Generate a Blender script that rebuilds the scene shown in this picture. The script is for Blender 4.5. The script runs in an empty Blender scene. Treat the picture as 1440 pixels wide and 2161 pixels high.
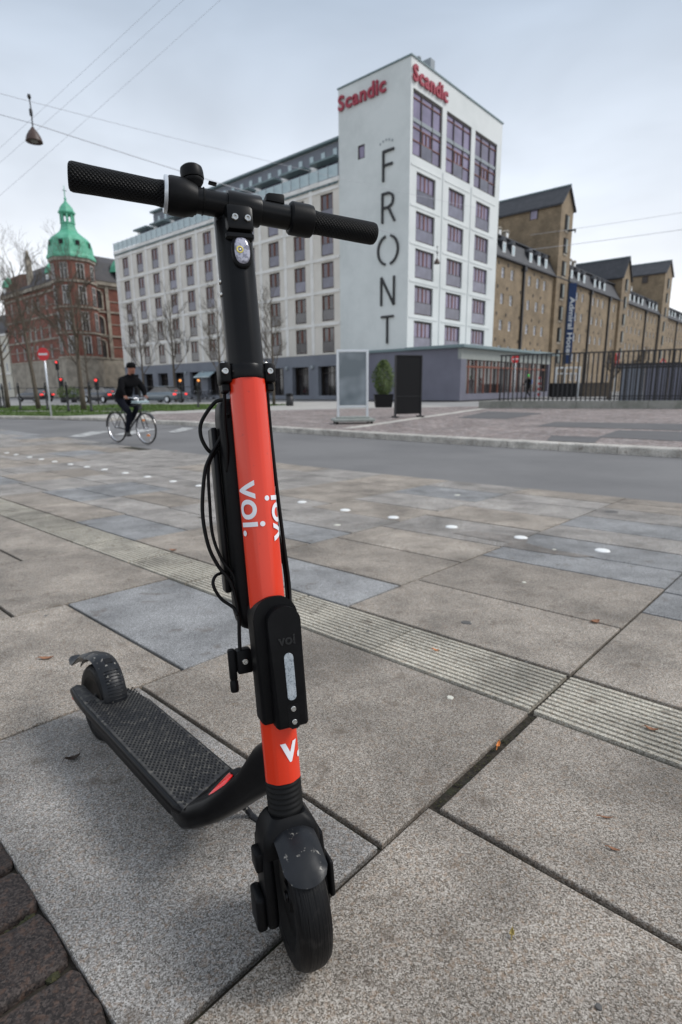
import bpy, bmesh, math, random
from mathutils import Vector, Matrix, noise, geometry
random.seed(7)
R=math.radians; PI=math.pi
S=bpy.context.scene; C=S.collection
# ---------------------------------------------------------------- camera, world, sun, exposure
cam=bpy.data.objects.new('camera',bpy.data.cameras.new('camera')); C.objects.link(cam); S.camera=cam
cam.data.sensor_fit='HORIZONTAL'; cam.data.sensor_width=24; cam.data.lens=24*1175/1440
cam.matrix_world=Matrix.Translation((0,0,.84))@Matrix.Rotation(R(90-12.57),4,'X')@Matrix.Rotation(R(-.55),4,'Z')
cam.data.clip_start=.02; cam.data.clip_end=3000
cam.data.dof.use_dof=True; cam.data.dof.focus_distance=.9; cam.data.dof.aperture_fstop=5.6
W=bpy.data.worlds.new('World'); S.world=W; W.use_nodes=True
wn=W.node_tree.nodes; wl=W.node_tree.links; bg=wn['Background']
SUN_EL=R(46)          # veiled sun off to the right
sky=wn.new('ShaderNodeTexSky'); sky.sky_type='NISHITA'; sky.sun_disc=False; sky.sun_elevation=SUN_EL; sky.sun_rotation=R(88)
tc=wn.new('ShaderNodeTexCoord'); sep=wn.new('ShaderNodeSeparateXYZ'); wl.new(tc.outputs['Generated'],sep.inputs[0])
rmp=wn.new('ShaderNodeValToRGB'); wl.new(sep.outputs['Z'],rmp.inputs[0])
cr=rmp.color_ramp; cr.elements[0].position=0; cr.elements[0].color=(9.3,9.45,9.7,1)
cr.elements[1].position=1; cr.elements[1].color=(6.6,7.2,8.1,1)
for p,c in ((.12,(9.2,9.35,9.6,1)),(.28,(6.9,7.4,8.1,1)),(.5,(4.1,4.8,5.75,1))):
    e=cr.elements.new(p); e.color=c
nz=wn.new('ShaderNodeTexNoise'); nz.inputs['Scale'].default_value=2.3; nz.inputs['Detail'].default_value=4; nz.inputs['Distortion'].default_value=.4
mp=wn.new('ShaderNodeMapping'); mp.inputs['Scale'].default_value=(1,1,2.6); wl.new(tc.outputs['Generated'],mp.inputs[0]); wl.new(mp.outputs[0],nz.inputs['Vector'])
nr=wn.new('ShaderNodeMapRange'); nr.inputs['From Min'].default_value=.3; nr.inputs['From Max'].default_value=.7; nr.inputs['To Min'].default_value=.82; nr.inputs['To Max'].default_value=1.12
wl.new(nz.outputs[0],nr.inputs[0])
vm=wn.new('ShaderNodeVectorMath'); vm.operation='SCALE'; wl.new(rmp.outputs[0],vm.inputs[0]); wl.new(nr.outputs[0],vm.inputs['Scale'])
mx=wn.new('ShaderNodeMixRGB'); mx.inputs[0].default_value=.93; wl.new(sky.outputs[0],mx.inputs[1]); wl.new(vm.outputs[0],mx.inputs[2])
wl.new(mx.outputs[0],bg.inputs[0]); bg.inputs[1].default_value=.1
sl=bpy.data.lights.new('sun','SUN'); sl.energy=1.7; sl.angle=R(20); sl.color=(1,.97,.93)
so=bpy.data.objects.new('sun',sl); C.objects.link(so)
sd=Vector((math.sin(R(88))*math.cos(SUN_EL),math.cos(R(88))*math.cos(SUN_EL),math.sin(SUN_EL)))
so.rotation_euler=sd.to_track_quat('Z','Y').to_euler(); so.location=sd*50
S.view_settings.view_transform='Standard'; S.view_settings.look='None'; S.view_settings.exposure=.36; S.view_settings.gamma=1
S.render.engine='CYCLES'

# ---------------------------------------------------------------- ground height and frames
def zg(Y):
    Y=max(Y,-4)
    if Y<3: return -.04*Y
    if Y<13:
        t=(Y-3)/10; return -.12-.4*(t-t*t/2)
    return -.32
A0=R(-43); cU,sU=math.cos(A0),math.sin(A0)
def uvx(u,v): return (u*cU-v*sU, u*sU+v*cU)          # paving grid to world
def gnd(x,y,dz=0): return Vector((x,y,zg(y)+dz))
BR=R(48.43)
def bframe(x,y,z=0): return Matrix.Translation((x,y,z))@Matrix.Rotation(BR,4,'Z')   # local X along right faces, Y along left faces

# ---------------------------------------------------------------- materials
def nmat(name,col,rough=.6,var=None,metal=0,bump=None,spec=.5,coat=0,emit=None,trans=0,rnd=0):
    m=bpy.data.materials.new(name); m.use_nodes=True; n=m.node_tree.nodes; l=m.node_tree.links; b=n['Principled BSDF']
    b.inputs['Base Color'].default_value=(*col,1); b.inputs['Roughness'].default_value=rough; b.inputs['Metallic'].default_value=metal
    b.inputs['Specular IOR Level'].default_value=spec; b.inputs['Coat Weight'].default_value=coat; b.inputs['Coat Roughness'].default_value=.08
    b.inputs['Transmission Weight'].default_value=trans
    if emit: b.inputs['Emission Color'].default_value=(*emit[0],1); b.inputs['Emission Strength'].default_value=emit[1]
    t=n.new('ShaderNodeTexCoord'); last=None
    co=t.outputs['Object']
    if var:   # list of (scale, colour, amount, lo, hi)
        cur=None
        for v in var:
            sc,c2,am,lo,hi=v[:5]
            x=n.new('ShaderNodeTexNoise'); x.inputs['Scale'].default_value=sc; x.inputs['Detail'].default_value=v[5] if len(v)>5 else 4; x.inputs['Roughness'].default_value=.6
            l.new(co,x.inputs['Vector'])
            r=n.new('ShaderNodeMapRange'); r.inputs['From Min'].default_value=lo; r.inputs['From Max'].default_value=hi; r.inputs['To Max'].default_value=am
            l.new(x.outputs[0],r.inputs[0])
            k=n.new('ShaderNodeMixRGB'); l.new(r.outputs[0],k.inputs[0]); k.inputs[2].default_value=(*c2,1)
            if cur is None: k.inputs[1].default_value=(*col,1)
            else: l.new(cur,k.inputs[1])
            cur=k.outputs[0]
        last=cur
    if rnd:
        oi=n.new('ShaderNodeObjectInfo'); r=n.new('ShaderNodeMapRange'); r.inputs['To Min'].default_value=1-rnd; r.inputs['To Max'].default_value=1+rnd
        l.new(oi.outputs['Random'],r.inputs[0]); h=n.new('ShaderNodeHueSaturation'); l.new(r.outputs[0],h.inputs['Value'])
        if last: l.new(last,h.inputs['Color'])
        else: h.inputs['Color'].default_value=(*col,1)
        last=h.outputs[0]
    if last: l.new(last,b.inputs['Base Color'])
    if bump:  # (scale, strength, distance)
        x=n.new('ShaderNodeTexNoise'); x.inputs['Scale'].default_value=bump[0]; x.inputs['Detail'].default_value=5; l.new(co,x.inputs['Vector'])
        q=n.new('ShaderNodeBump'); q.inputs['Strength'].default_value=bump[1]; q.inputs['Distance'].default_value=bump[2]; l.new(x.outputs[0],q.inputs['Height']); l.new(q.outputs[0],b.inputs['Normal'])
    return m
def granite(name,base,dark,light,sc=230,tint=None,rnd=.1):
    m=bpy.data.materials.new(name); m.use_nodes=True; n=m.node_tree.nodes; l=m.node_tree.links; b=n['Principled BSDF']; b.inputs['Roughness'].default_value=.75; b.inputs['Specular IOR Level'].default_value=.35
    t=n.new('ShaderNodeNewGeometry'); P=t.outputs['Position']
    oi=n.new('ShaderNodeObjectInfo')
    xv=n.new('ShaderNodeTexVoronoi'); xv.inputs['Scale'].default_value=sc*2.1; l.new(P,xv.inputs['Vector']); xs=n.new('ShaderNodeSeparateColor'); l.new(xv.outputs['Color'],xs.inputs[0])
    xn=n.new('ShaderNodeTexNoise'); xn.inputs['Scale'].default_value=sc*1.0; xn.inputs['Detail'].default_value=4; xn.inputs['Roughness'].default_value=.8; l.new(P,xn.inputs['Vector'])
    x=n.new('ShaderNodeMath'); x.operation='MULTIPLY_ADD'; l.new(xs.outputs[0],x.inputs[0]); x.inputs[1].default_value=.55; 
    xa=n.new('ShaderNodeMath'); xa.operation='MULTIPLY_ADD'; l.new(xn.outputs[0],xa.inputs[0]); xa.inputs[1].default_value=1.3; xa.inputs[2].default_value=-.42; l.new(xa.outputs[0],x.inputs[2])
    r=n.new('ShaderNodeValToRGB'); l.new(x.outputs[0],r.inputs[0]); e=r.color_ramp.elements; e[0].position=.22; e[0].color=(*dark,1); e[1].position=.82; e[1].color=(*light,1); k=r.color_ramp.elements.new(.5); k.color=(*base,1)
    # warm grains
    y=n.new('ShaderNodeTexNoise'); y.inputs['Scale'].default_value=sc*.55; y.inputs['Detail'].default_value=2; l.new(P,y.inputs['Vector'])
    yr=n.new('ShaderNodeMapRange'); yr.inputs['From Min'].default_value=.52; yr.inputs['From Max'].default_value=.68; yr.inputs['To Max'].default_value=.35; l.new(y.outputs[0],yr.inputs[0])
    mk=n.new('ShaderNodeMixRGB'); l.new(yr.outputs[0],mk.inputs[0]); l.new(r.outputs[0],mk.inputs[1]); mk.inputs[2].default_value=(*(tint or (.30,.19,.11)),1)
    # stains
    z=n.new('ShaderNodeTexNoise'); z.inputs['Scale'].default_value=3.1; z.inputs['Detail'].default_value=7; z.inputs['Roughness'].default_value=.62; l.new(P,z.inputs['Vector'])
    zr=n.new('ShaderNodeMapRange'); zr.inputs['From Min'].default_value=.32; zr.inputs['From Max'].default_value=.66; zr.inputs['To Min'].default_value=.60; zr.inputs['To Max'].default_value=1.22; l.new(z.outputs[0],zr.inputs[0])
    rr=n.new('ShaderNodeMapRange'); rr.inputs['To Min'].default_value=1-rnd; rr.inputs['To Max'].default_value=1+rnd; l.new(oi.outputs['Random'],rr.inputs[0])
    mu=n.new('ShaderNodeMath'); mu.operation='MULTIPLY'; l.new(zr.outputs[0],mu.inputs[0]); l.new(rr.outputs[0],mu.inputs[1])
    h=n.new('ShaderNodeHueSaturation'); l.new(mu.outputs[0],h.inputs['Value']); l.new(mk.outputs[0],h.inputs['Color'])
    # dark spots and lichen
    s=n.new('ShaderNodeTexNoise'); s.inputs['Scale'].default_value=14; s.inputs['Detail'].default_value=5; l.new(P,s.inputs['Vector'])
    sr=n.new('ShaderNodeMapRange'); sr.inputs['From Min'].default_value=.60; sr.inputs['From Max'].default_value=.74; sr.inputs['To Max'].default_value=.6; l.new(s.outputs[0],sr.inputs[0])
    sm=n.new('ShaderNodeMixRGB'); l.new(sr.outputs[0],sm.inputs[0]); l.new(h.outputs[0],sm.inputs[1]); sm.inputs[2].default_value=(.10,.075,.055,1)
    l.new(sm.outputs[0],b.inputs['Base Color'])
    q=n.new('ShaderNodeBump'); q.inputs['Strength'].default_value=.5; q.inputs['Distance'].default_value=.0012; l.new(x.outputs[0],q.inputs['Height']); l.new(q.outputs[0],b.inputs['Normal'])
    return m
def brickmat(name,c1,c2,mortar,scale,bands=None,rough=.85,rot=True):
    """wall material: bricks laid in the local X/Y + Z direction"""
    m=bpy.data.materials.new(name); m.use_nodes=True; n=m.node_tree.nodes; l=m.node_tree.links; b=n['Principled BSDF']; b.inputs['Roughness'].default_value=rough
    t=n.new('ShaderNodeTexCoord'); s=n.new('ShaderNodeSeparateXYZ'); l.new(t.outputs['Object'],s.inputs[0])
    ad=n.new('ShaderNodeMath'); l.new(s.outputs[0],ad.inputs[0]); l.new(s.outputs[1],ad.inputs[1])
    cb=n.new('ShaderNodeCombineXYZ'); l.new(ad.outputs[0],cb.inputs[0]); l.new(s.outputs[2],cb.inputs[1])
    k=n.new('ShaderNodeTexBrick'); l.new(cb.outputs[0],k.inputs['Vector']); k.inputs['Color1'].default_value=(*c1,1); k.inputs['Color2'].default_value=(*c2,1); k.inputs['Mortar'].default_value=(*mortar,1)
    k.inputs['Scale'].default_value=scale; k.inputs['Mortar Size'].default_value=.015; k.inputs['Brick Width'].default_value=.5; k.inputs['Row Height'].default_value=.16
    x=n.new('ShaderNodeTexNoise'); x.inputs['Scale'].default_value=.5; x.inputs['Detail'].default_value=8; x.inputs['Roughness'].default_value=.65; l.new(t.outputs['Object'],x.inputs['Vector'])
    r=n.new('ShaderNodeMapRange'); r.inputs['From Min'].default_value=.3; r.inputs['From Max'].default_value=.7; r.inputs['To Min'].default_value=.62; r.inputs['To Max'].default_value=1.3; l.new(x.outputs[0],r.inputs[0])
    h=n.new('ShaderNodeHueSaturation'); l.new(r.outputs[0],h.inputs['Value']); l.new(k.outputs[0],h.inputs['Color']); l.new(h.outputs[0],b.inputs['Base Color'])
    q=n.new('ShaderNodeBump'); q.inputs['Strength'].default_value=.4; q.inputs['Distance'].default_value=.02; l.new(k.outputs['Fac'],q.inputs['Height']); q.invert=True; l.new(q.outputs[0],b.inputs['Normal'])
    return m
def cobblemat():
    m=bpy.data.materials.new('plaza setts'); m.use_nodes=True; n=m.node_tree.nodes; l=m.node_tree.links; b=n['Principled BSDF']; b.inputs['Roughness'].default_value=.8
    t=n.new('ShaderNodeNewGeometry'); mp=n.new('ShaderNodeMapping'); mp.inputs['Rotation'].default_value=(0,0,R(43)); l.new(t.outputs['Position'],mp.inputs[0])
    v=n.new('ShaderNodeTexVoronoi'); v.inputs['Scale'].default_value=9; v.inputs['Randomness'].default_value=.55; l.new(mp.outputs[0],v.inputs['Vector'])
    d=n.new('ShaderNodeTexVoronoi'); d.feature='DISTANCE_TO_EDGE'; d.inputs['Scale'].default_value=9; d.inputs['Randomness'].default_value=.55; l.new(mp.outputs[0],d.inputs['Vector'])
    r=n.new('ShaderNodeValToRGB'); sp=n.new('ShaderNodeSeparateColor'); l.new(v.outputs['Color'],sp.inputs[0]); l.new(sp.outputs[0],r.inputs[0])
    e=r.color_ramp.elements; e[0].color=(.17,.135,.125,1); e[1].color=(.42,.36,.33,1)
    for p,c in ((.35,(.30,.235,.215,1)),(.6,(.24,.21,.205,1))): r.color_ramp.elements.new(p).color=c
    mr=n.new('ShaderNodeMapRange'); mr.inputs['From Min'].default_value=.03; mr.inputs['From Max'].default_value=.09; l.new(d.outputs['Distance'],mr.inputs[0])
    k=n.new('ShaderNodeMixRGB'); l.new(mr.outputs[0],k.inputs[0]); k.inputs[1].default_value=(.12,.10,.085,1); l.new(r.outputs[0],k.inputs[2])
    x=n.new('ShaderNodeTexNoise'); x.inputs['Scale'].default_value=.9; x.inputs['Detail'].default_value=6; l.new(t.outputs['Position'],x.inputs['Vector'])
    xr=n.new('ShaderNodeMapRange'); xr.inputs['From Min'].default_value=.3; xr.inputs['From Max'].default_value=.7; xr.inputs['To Min'].default_value=.75; xr.inputs['To Max'].default_value=1.2; l.new(x.outputs[0],xr.inputs[0])
    h=n.new('ShaderNodeHueSaturation'); l.new(xr.outputs[0],h.inputs['Value']); l.new(k.outputs[0],h.inputs['Color']); l.new(h.outputs[0],b.inputs['Base Color'])
    q=n.new('ShaderNodeBump'); q.inputs['Strength'].default_value=.8; q.inputs['Distance'].default_value=.02; l.new(mr.outputs[0],q.inputs['Height']); l.new(q.outputs[0],b.inputs['Normal'])
    return m
def glassmat(name,col,rough=.08):
    return nmat(name,col,rough,spec=1.0,var=[(.6,tuple(min(1,c*2.2+.01) for c in col),.6,.35,.75)])
def gripmat():
    m=nmat('grip rubber',(.004,.004,.0045),.55,spec=.18); n=m.node_tree.nodes; l=m.node_tree.links; b=n['Principled BSDF']
    t=n.new('ShaderNodeTexCoord'); s=n.new('ShaderNodeSeparateXYZ'); l.new(t.outputs['Object'],s.inputs[0])
    at=n.new('ShaderNodeMath'); at.operation='ARCTAN2'; l.new(s.outputs[1],at.inputs[0]); l.new(s.outputs[0],at.inputs[1])
    hs=[]
    for sg in (1,-1):
        a=n.new('ShaderNodeMath'); a.operation='MULTIPLY'; l.new(at.outputs[0],a.inputs[0]); a.inputs[1].default_value=20
        z=n.new('ShaderNodeMath'); z.operation='MULTIPLY_ADD'; l.new(s.outputs[2],z.inputs[0]); z.inputs[1].default_value=sg*1150; l.new(a.outputs[0],z.inputs[2])
        w=n.new('ShaderNodeMath'); w.operation='SINE'; l.new(z.outputs[0],w.inputs[0]); hs.append(w)
    mn=n.new('ShaderNodeMath'); mn.operation='MINIMUM'; l.new(hs[0].outputs[0],mn.inputs[0]); l.new(hs[1].outputs[0],mn.inputs[1])
    q=n.new('ShaderNodeBump'); q.inputs['Strength'].default_value=1; q.inputs['Distance'].default_value=.0016; l.new(mn.outputs[0],q.inputs['Height']); l.new(q.outputs[0],b.inputs['Normal'])
    return m
def tyremat():
    m=nmat('tyre rubber',(.0045,.0045,.005),.5,spec=.2,var=[(60,(.035,.032,.03),.5,.52,.75)]); n=m.node_tree.nodes; l=m.node_tree.links; b=n['Principled BSDF']
    t=n.new('ShaderNodeTexCoord'); mp=n.new('ShaderNodeMapping'); mp.inputs['Scale'].default_value=(9,230,9); l.new(t.outputs['Object'],mp.inputs[0])
    x=n.new('ShaderNodeTexNoise'); x.inputs['Scale'].default_value=1; x.inputs['Detail'].default_value=2; x.inputs['Distortion'].default_value=.5; l.new(mp.outputs[0],x.inputs['Vector'])
    q=n.new('ShaderNodeBump'); q.inputs['Strength'].default_value=1; q.inputs['Distance'].default_value=.004; l.new(x.outputs[0],q.inputs['Height']); l.new(q.outputs[0],b.inputs['Normal'])
    return m
M={}
M['slab_warm']=granite('granite slab, warm grey',(.262,.228,.190),(.088,.072,.057),(.51,.465,.41))
M['slab_grey']=granite('granite slab, grey',(.265,.247,.226),(.098,.088,.077),(.50,.48,.455))
M['slab_blue']=granite('granite slab, blue grey',(.235,.234,.232),(.10,.10,.10),(.42,.42,.42),tint=(.22,.21,.2))
M['slab_rib']=granite('ribbed granite',(.42,.39,.32),(.15,.13,.10),(.66,.62,.54))
M['sett']=granite('dark sett stone',(.036,.027,.024),(.014,.011,.010),(.075,.06,.053),sc=150,tint=(.16,.09,.06),rnd=.25)
M['soil']=nmat('joint soil',(.022,.018,.013),.95,var=[(40,(.045,.035,.022),.8,.4,.7),(7,(.03,.045,.012),.7,.5,.65)],bump=(90,.8,.01))
M['moss']=nmat('moss',(.035,.038,.016),.95,var=[(120,(.09,.08,.03),.8,.4,.7)],bump=(200,1,.01))
M['wet']=granite('damp granite',(.19,.175,.16),(.08,.07,.06),(.33,.31,.29))
M['asphalt']=nmat('asphalt',(.155,.15,.148),.85,var=[(260,(.26,.255,.25),.6,.45,.7),(.5,(.12,.117,.117),.8,.4,.65,8),(2.2,(.16,.155,.15),.4,.5,.7,6)],bump=(300,.4,.003))
M['asphalt_patch']=nmat('asphalt patch',(.10,.095,.095),.8,var=[(60,(.14,.135,.13),.6,.4,.7),(1.2,(.07,.068,.07),.7,.4,.7,6)])
M['paveway']=nmat('far pavement',(.40,.38,.35),.85,var=[(.7,(.30,.285,.265),.8,.4,.65,7),(4,(.45,.43,.40),.5,.45,.7)])
M['street']=nmat('far street',(.30,.29,.28),.85,var=[(.3,(.22,.215,.21),.7,.4,.65,6)])
M['kerb']=granite('kerb granite',(.50,.475,.43),(.28,.26,.23),(.68,.65,.60),sc=90)
M['setts']=cobblemat()
M['paint']=nmat('road paint',(.55,.55,.53),.7,var=[(5,(.22,.215,.21),.9,.42,.58,8)])
M['stud']=nmat('white stud',(.82,.82,.80),.35,var=[(40,(.6,.58,.55),.5,.5,.7)])
M['grass']=nmat('grass',(.07,.13,.018),.9,var=[(1.1,(.11,.17,.03),.8,.4,.6),(9,(.045,.09,.012),.7,.4,.7)],bump=(60,1,.05))
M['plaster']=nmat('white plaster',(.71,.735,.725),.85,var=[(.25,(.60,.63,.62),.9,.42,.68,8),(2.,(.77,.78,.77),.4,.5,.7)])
M['plaster_shaded']=nmat('grey plaster',(.68,.71,.70),.85,var=[(.22,(.57,.60,.59),.9,.42,.68,8),(2.,(.72,.74,.73),.4,.5,.7)])  # same white plaster, shade of the tower's left face put into the colour
M['lime']=nmat('limestone cladding',(.70,.66,.60),.85,var=[(.5,(.62,.58,.52),.8,.4,.65,8)],bump=(6,.2,.02))
M['pil']=nmat('white facade rib',(.82,.80,.77),.8,var=[(.6,(.62,.60,.56),.7,.45,.65,7)])
M['podium']=nmat('podium slate plaster',(.165,.165,.205),.75,var=[(.4,(.13,.13,.165),.8,.4,.65,6)])
M['band']=nmat('grey band',(.19,.205,.235),.7,var=[(.4,(.15,.16,.19),.8,.4,.65,6)])
M['steel_grey']=nmat('painted steel grey',(.27,.30,.32),.5)
M['zinc']=nmat('zinc roof edge',(.16,.22,.23),.5)
M['wframe']=nmat('dark window frame',(.045,.035,.03),.5)
M['offwhite']=nmat('weathered white window paint',(.45,.44,.42),.6)
M['wwood']=nmat('red brown wood',(.19,.06,.035),.55)
M['glass_sky']=nmat('window glass, sky coloured',(.20,.165,.255),.06,spec=.9,var=[(.35,(.10,.085,.13),.8,.4,.65,3)],rnd=.25)
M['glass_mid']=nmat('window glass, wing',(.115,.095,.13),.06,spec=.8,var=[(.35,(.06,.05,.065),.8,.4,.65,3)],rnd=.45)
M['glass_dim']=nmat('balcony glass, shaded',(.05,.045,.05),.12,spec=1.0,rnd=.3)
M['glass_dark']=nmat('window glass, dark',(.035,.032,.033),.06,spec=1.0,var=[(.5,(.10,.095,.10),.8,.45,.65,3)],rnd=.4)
M['glass_rail']=nmat('glass balustrade',(.42,.52,.54),.15,spec=1.0,var=[(.8,(.30,.40,.43),.8,.4,.65)])
M['glass_lilac']=nmat('balcony glass',(.17,.165,.215),.12,spec=.8,var=[(.8,(.11,.105,.14),.8,.4,.65)],rnd=.25)
M['brick_red']=brickmat('red brick',(.235,.070,.045),(.165,.05,.034),(.22,.15,.12),2.2)
M['brick_tan']=brickmat('tan brick',(.285,.215,.135),(.205,.152,.095),(.24,.19,.135),2.0)
M['sandstone']=nmat('weathered stone trim',(.36,.32,.26),.85,var=[(.8,(.17,.15,.125),.8,.4,.65,8)])
M['stone_red']=nmat('sooty red stone',(.17,.095,.07),.9,var=[(.9,(.09,.055,.045),.9,.4,.65,8)])
M['copper']=nmat('green copper',(.075,.35,.215),.55,var=[(1.1,(.15,.47,.32),.8,.4,.62,8),(3,(.05,.20,.13),.7,.58,.75,6)])
M['slate']=nmat('slate roof',(.026,.028,.034),.6,var=[(1.5,(.05,.05,.058),.7,.45,.65,7)],bump=(9,.4,.03))
M['slate_worn']=nmat('weathered roof',(.075,.070,.072),.8,var=[(1.2,(.055,.052,.06),.8,.4,.65,8)])
M['white']=nmat('white paint',(.72,.74,.74),.5)
M['cream']=nmat('cream render',(.62,.59,.50),.85,var=[(.5,(.52,.49,.42),.7,.4,.65,6)])
M['red_letter']=nmat('dark red letters',(.34,.025,.05),.45)
M['black_letter']=nmat('black letters',(.018,.018,.02),.5)
M['bark']=nmat('bark',(.085,.066,.05),.9,var=[(14,(.15,.125,.095),.8,.42,.65,6)],bump=(30,.8,.03))
M['leaf']=nmat('dark leaves',(.05,.085,.018),.7,var=[(5,(.10,.14,.03),.8,.4,.6)],rnd=.0)
M['concrete']=nmat('concrete wall',(.29,.285,.255),.9,var=[(1.3,(.19,.195,.165),.9,.4,.62,8),(9,(.35,.34,.31),.5,.5,.7)],bump=(14,.4,.02))
M['iron']=nmat('black iron',(.025,.025,.027),.5,metal=.2)
M['black_panel']=nmat('black panel',(.008,.008,.009),.55,spec=.22)
M['poster']=nmat('blank reflecting poster sheet',(.11,.14,.16),.16,spec=.6,var=[(.9,(.27,.31,.34),.9,.42,.62,2)])
M['alu']=nmat('brushed aluminium',(.62,.65,.68),.35,metal=.6)
M['basegrey']=nmat('grey base',(.26,.28,.26),.7,var=[(9,(.36,.37,.35),.7,.4,.7)])
M['sign_red']=nmat('red sign',(.62,.015,.02),.4); M['sign_blue']=nmat('blue sign',(.01,.20,.62),.4)
M['banner']=nmat('navy banner cloth',(.012,.035,.11),.7,var=[(1,(.02,.05,.14),.7,.4,.7)])
M['lamp_red']=nmat('red lamp',(.7,.02,.02),.3,emit=((1,.06,.05),.9)); M['lamp_orange']=nmat('orange lamp',(.8,.3,.05),.3,emit=((1,.35,.08),.8))
M['copper_lamp']=nmat('brown lamp shade',(.06,.032,.024),.5)
M['cable']=nmat('steel wire',(.42,.43,.46),.5)
M['car_grey']=nmat('grey car paint',(.16,.19,.21),.25,metal=.4,coat=.6); M['car_dark']=nmat('dark car paint',(.018,.02,.024),.25,coat=.6)
M['green_cap']=nmat('green cap cloth',(.05,.65,.06),.6); M['blue_bag']=nmat('blue bag cloth',(.01,.13,.55),.6)
M['cloth']=nmat('black cloth',(.006,.006,.007),.9,spec=.1,bump=(22,.6,.02)); M['jeans']=nmat('dark trousers',(.009,.010,.016),.9,spec=.1,bump=(22,.6,.02))
M['skin']=nmat('skin',(.30,.13,.085),.5); M['shoe']=nmat('shoe',(.05,.05,.05),.5)
M['bike']=nmat('black bike enamel',(.015,.015,.017),.3,coat=.5); M['chrome']=nmat('chrome',(.6,.6,.62),.2,metal=1)
# scooter
M['sc_black']=nmat('satin black metal',(.0035,.0035,.004),.33,spec=.2,var=[(30,(.006,.006,.007),.6,.4,.7)])
M['sc_plastic']=nmat('black plastic',(.004,.004,.0045),.45,spec=.15,var=[(45,(.007,.007,.008),.6,.45,.7)],bump=(700,.15,.0006))
M['sc_scratched']=nmat('scuffed mudguard plastic',(.007,.008,.010),.36,spec=.3,var=[(70,(.36,.34,.30),.9,.60,.66,8),(10,(.022,.023,.027),.6,.4,.7)],bump=(60,.2,.001))
M['sc_rubber']=nmat('black rubber',(.004,.004,.004),.55,spec=.2)
M['sc_mat']=nmat('deck rubber mat',(.022,.022,.024),.6,spec=.3,var=[(60,(.16,.15,.13),.75,.50,.68,7),(9,(.07,.066,.06),.6,.42,.65)])
M['sc_stud']=nmat('deck stud rubber',(.010,.010,.011),.5,spec=.3,var=[(90,(.09,.085,.075),.7,.56,.7,6)])
M['sc_orange']=nmat('coral red gloss vinyl',(.74,.043,.014),.24,coat=.25,spec=.4,var=[(3,(.66,.034,.012),.6,.4,.7),(70,(.35,.03,.02),.35,.66,.72,6)],bump=(45,.12,.0012))
M['sc_white']=nmat('white vinyl letters',(.80,.80,.84),.35)
M['sc_reflect']=nmat('grey reflector',(.34,.38,.41),.35,var=[(420,(.15,.17,.19),.9,.5,.62,2),(60,(.5,.53,.55),.5,.5,.65)])
M['sc_red']=nmat('red reflector',(.60,.006,.006),.22,coat=.5)
M['emboss']=nmat('glossy black emboss',(.012,.012,.013),.15,spec=.6)
M['steel']=nmat('bolt steel',(.62,.61,.58),.25,metal=1,var=[(400,(.25,.22,.2),.6,.5,.7)])
M['lens']=nmat('headlight lens',(.42,.42,.50),.08,spec=1,var=[(160,(.12,.12,.16),.7,.48,.56,1)])
M['bulb']=nmat('yellow phosphor',(.75,.62,.10),.3)
M['sc_grip']=gripmat(); M['sc_tyre']=tyremat()
M['leaf_dry']=nmat('dry leaf',(.30,.14,.07),.7,var=[(60,(.18,.07,.035),.8,.4,.7)]); M['leaf_orange']=nmat('orange leaf',(.65,.22,.04),.6,var=[(80,(.45,.13,.03),.8,.4,.7)])
M['leaf_dark']=nmat('dark leaf litter',(.035,.022,.015),.8); M['gum']=nmat('pale gum',(.60,.58,.50),.7); M['gum_dark']=nmat('dark gum',(.09,.085,.08),.7)

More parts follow.
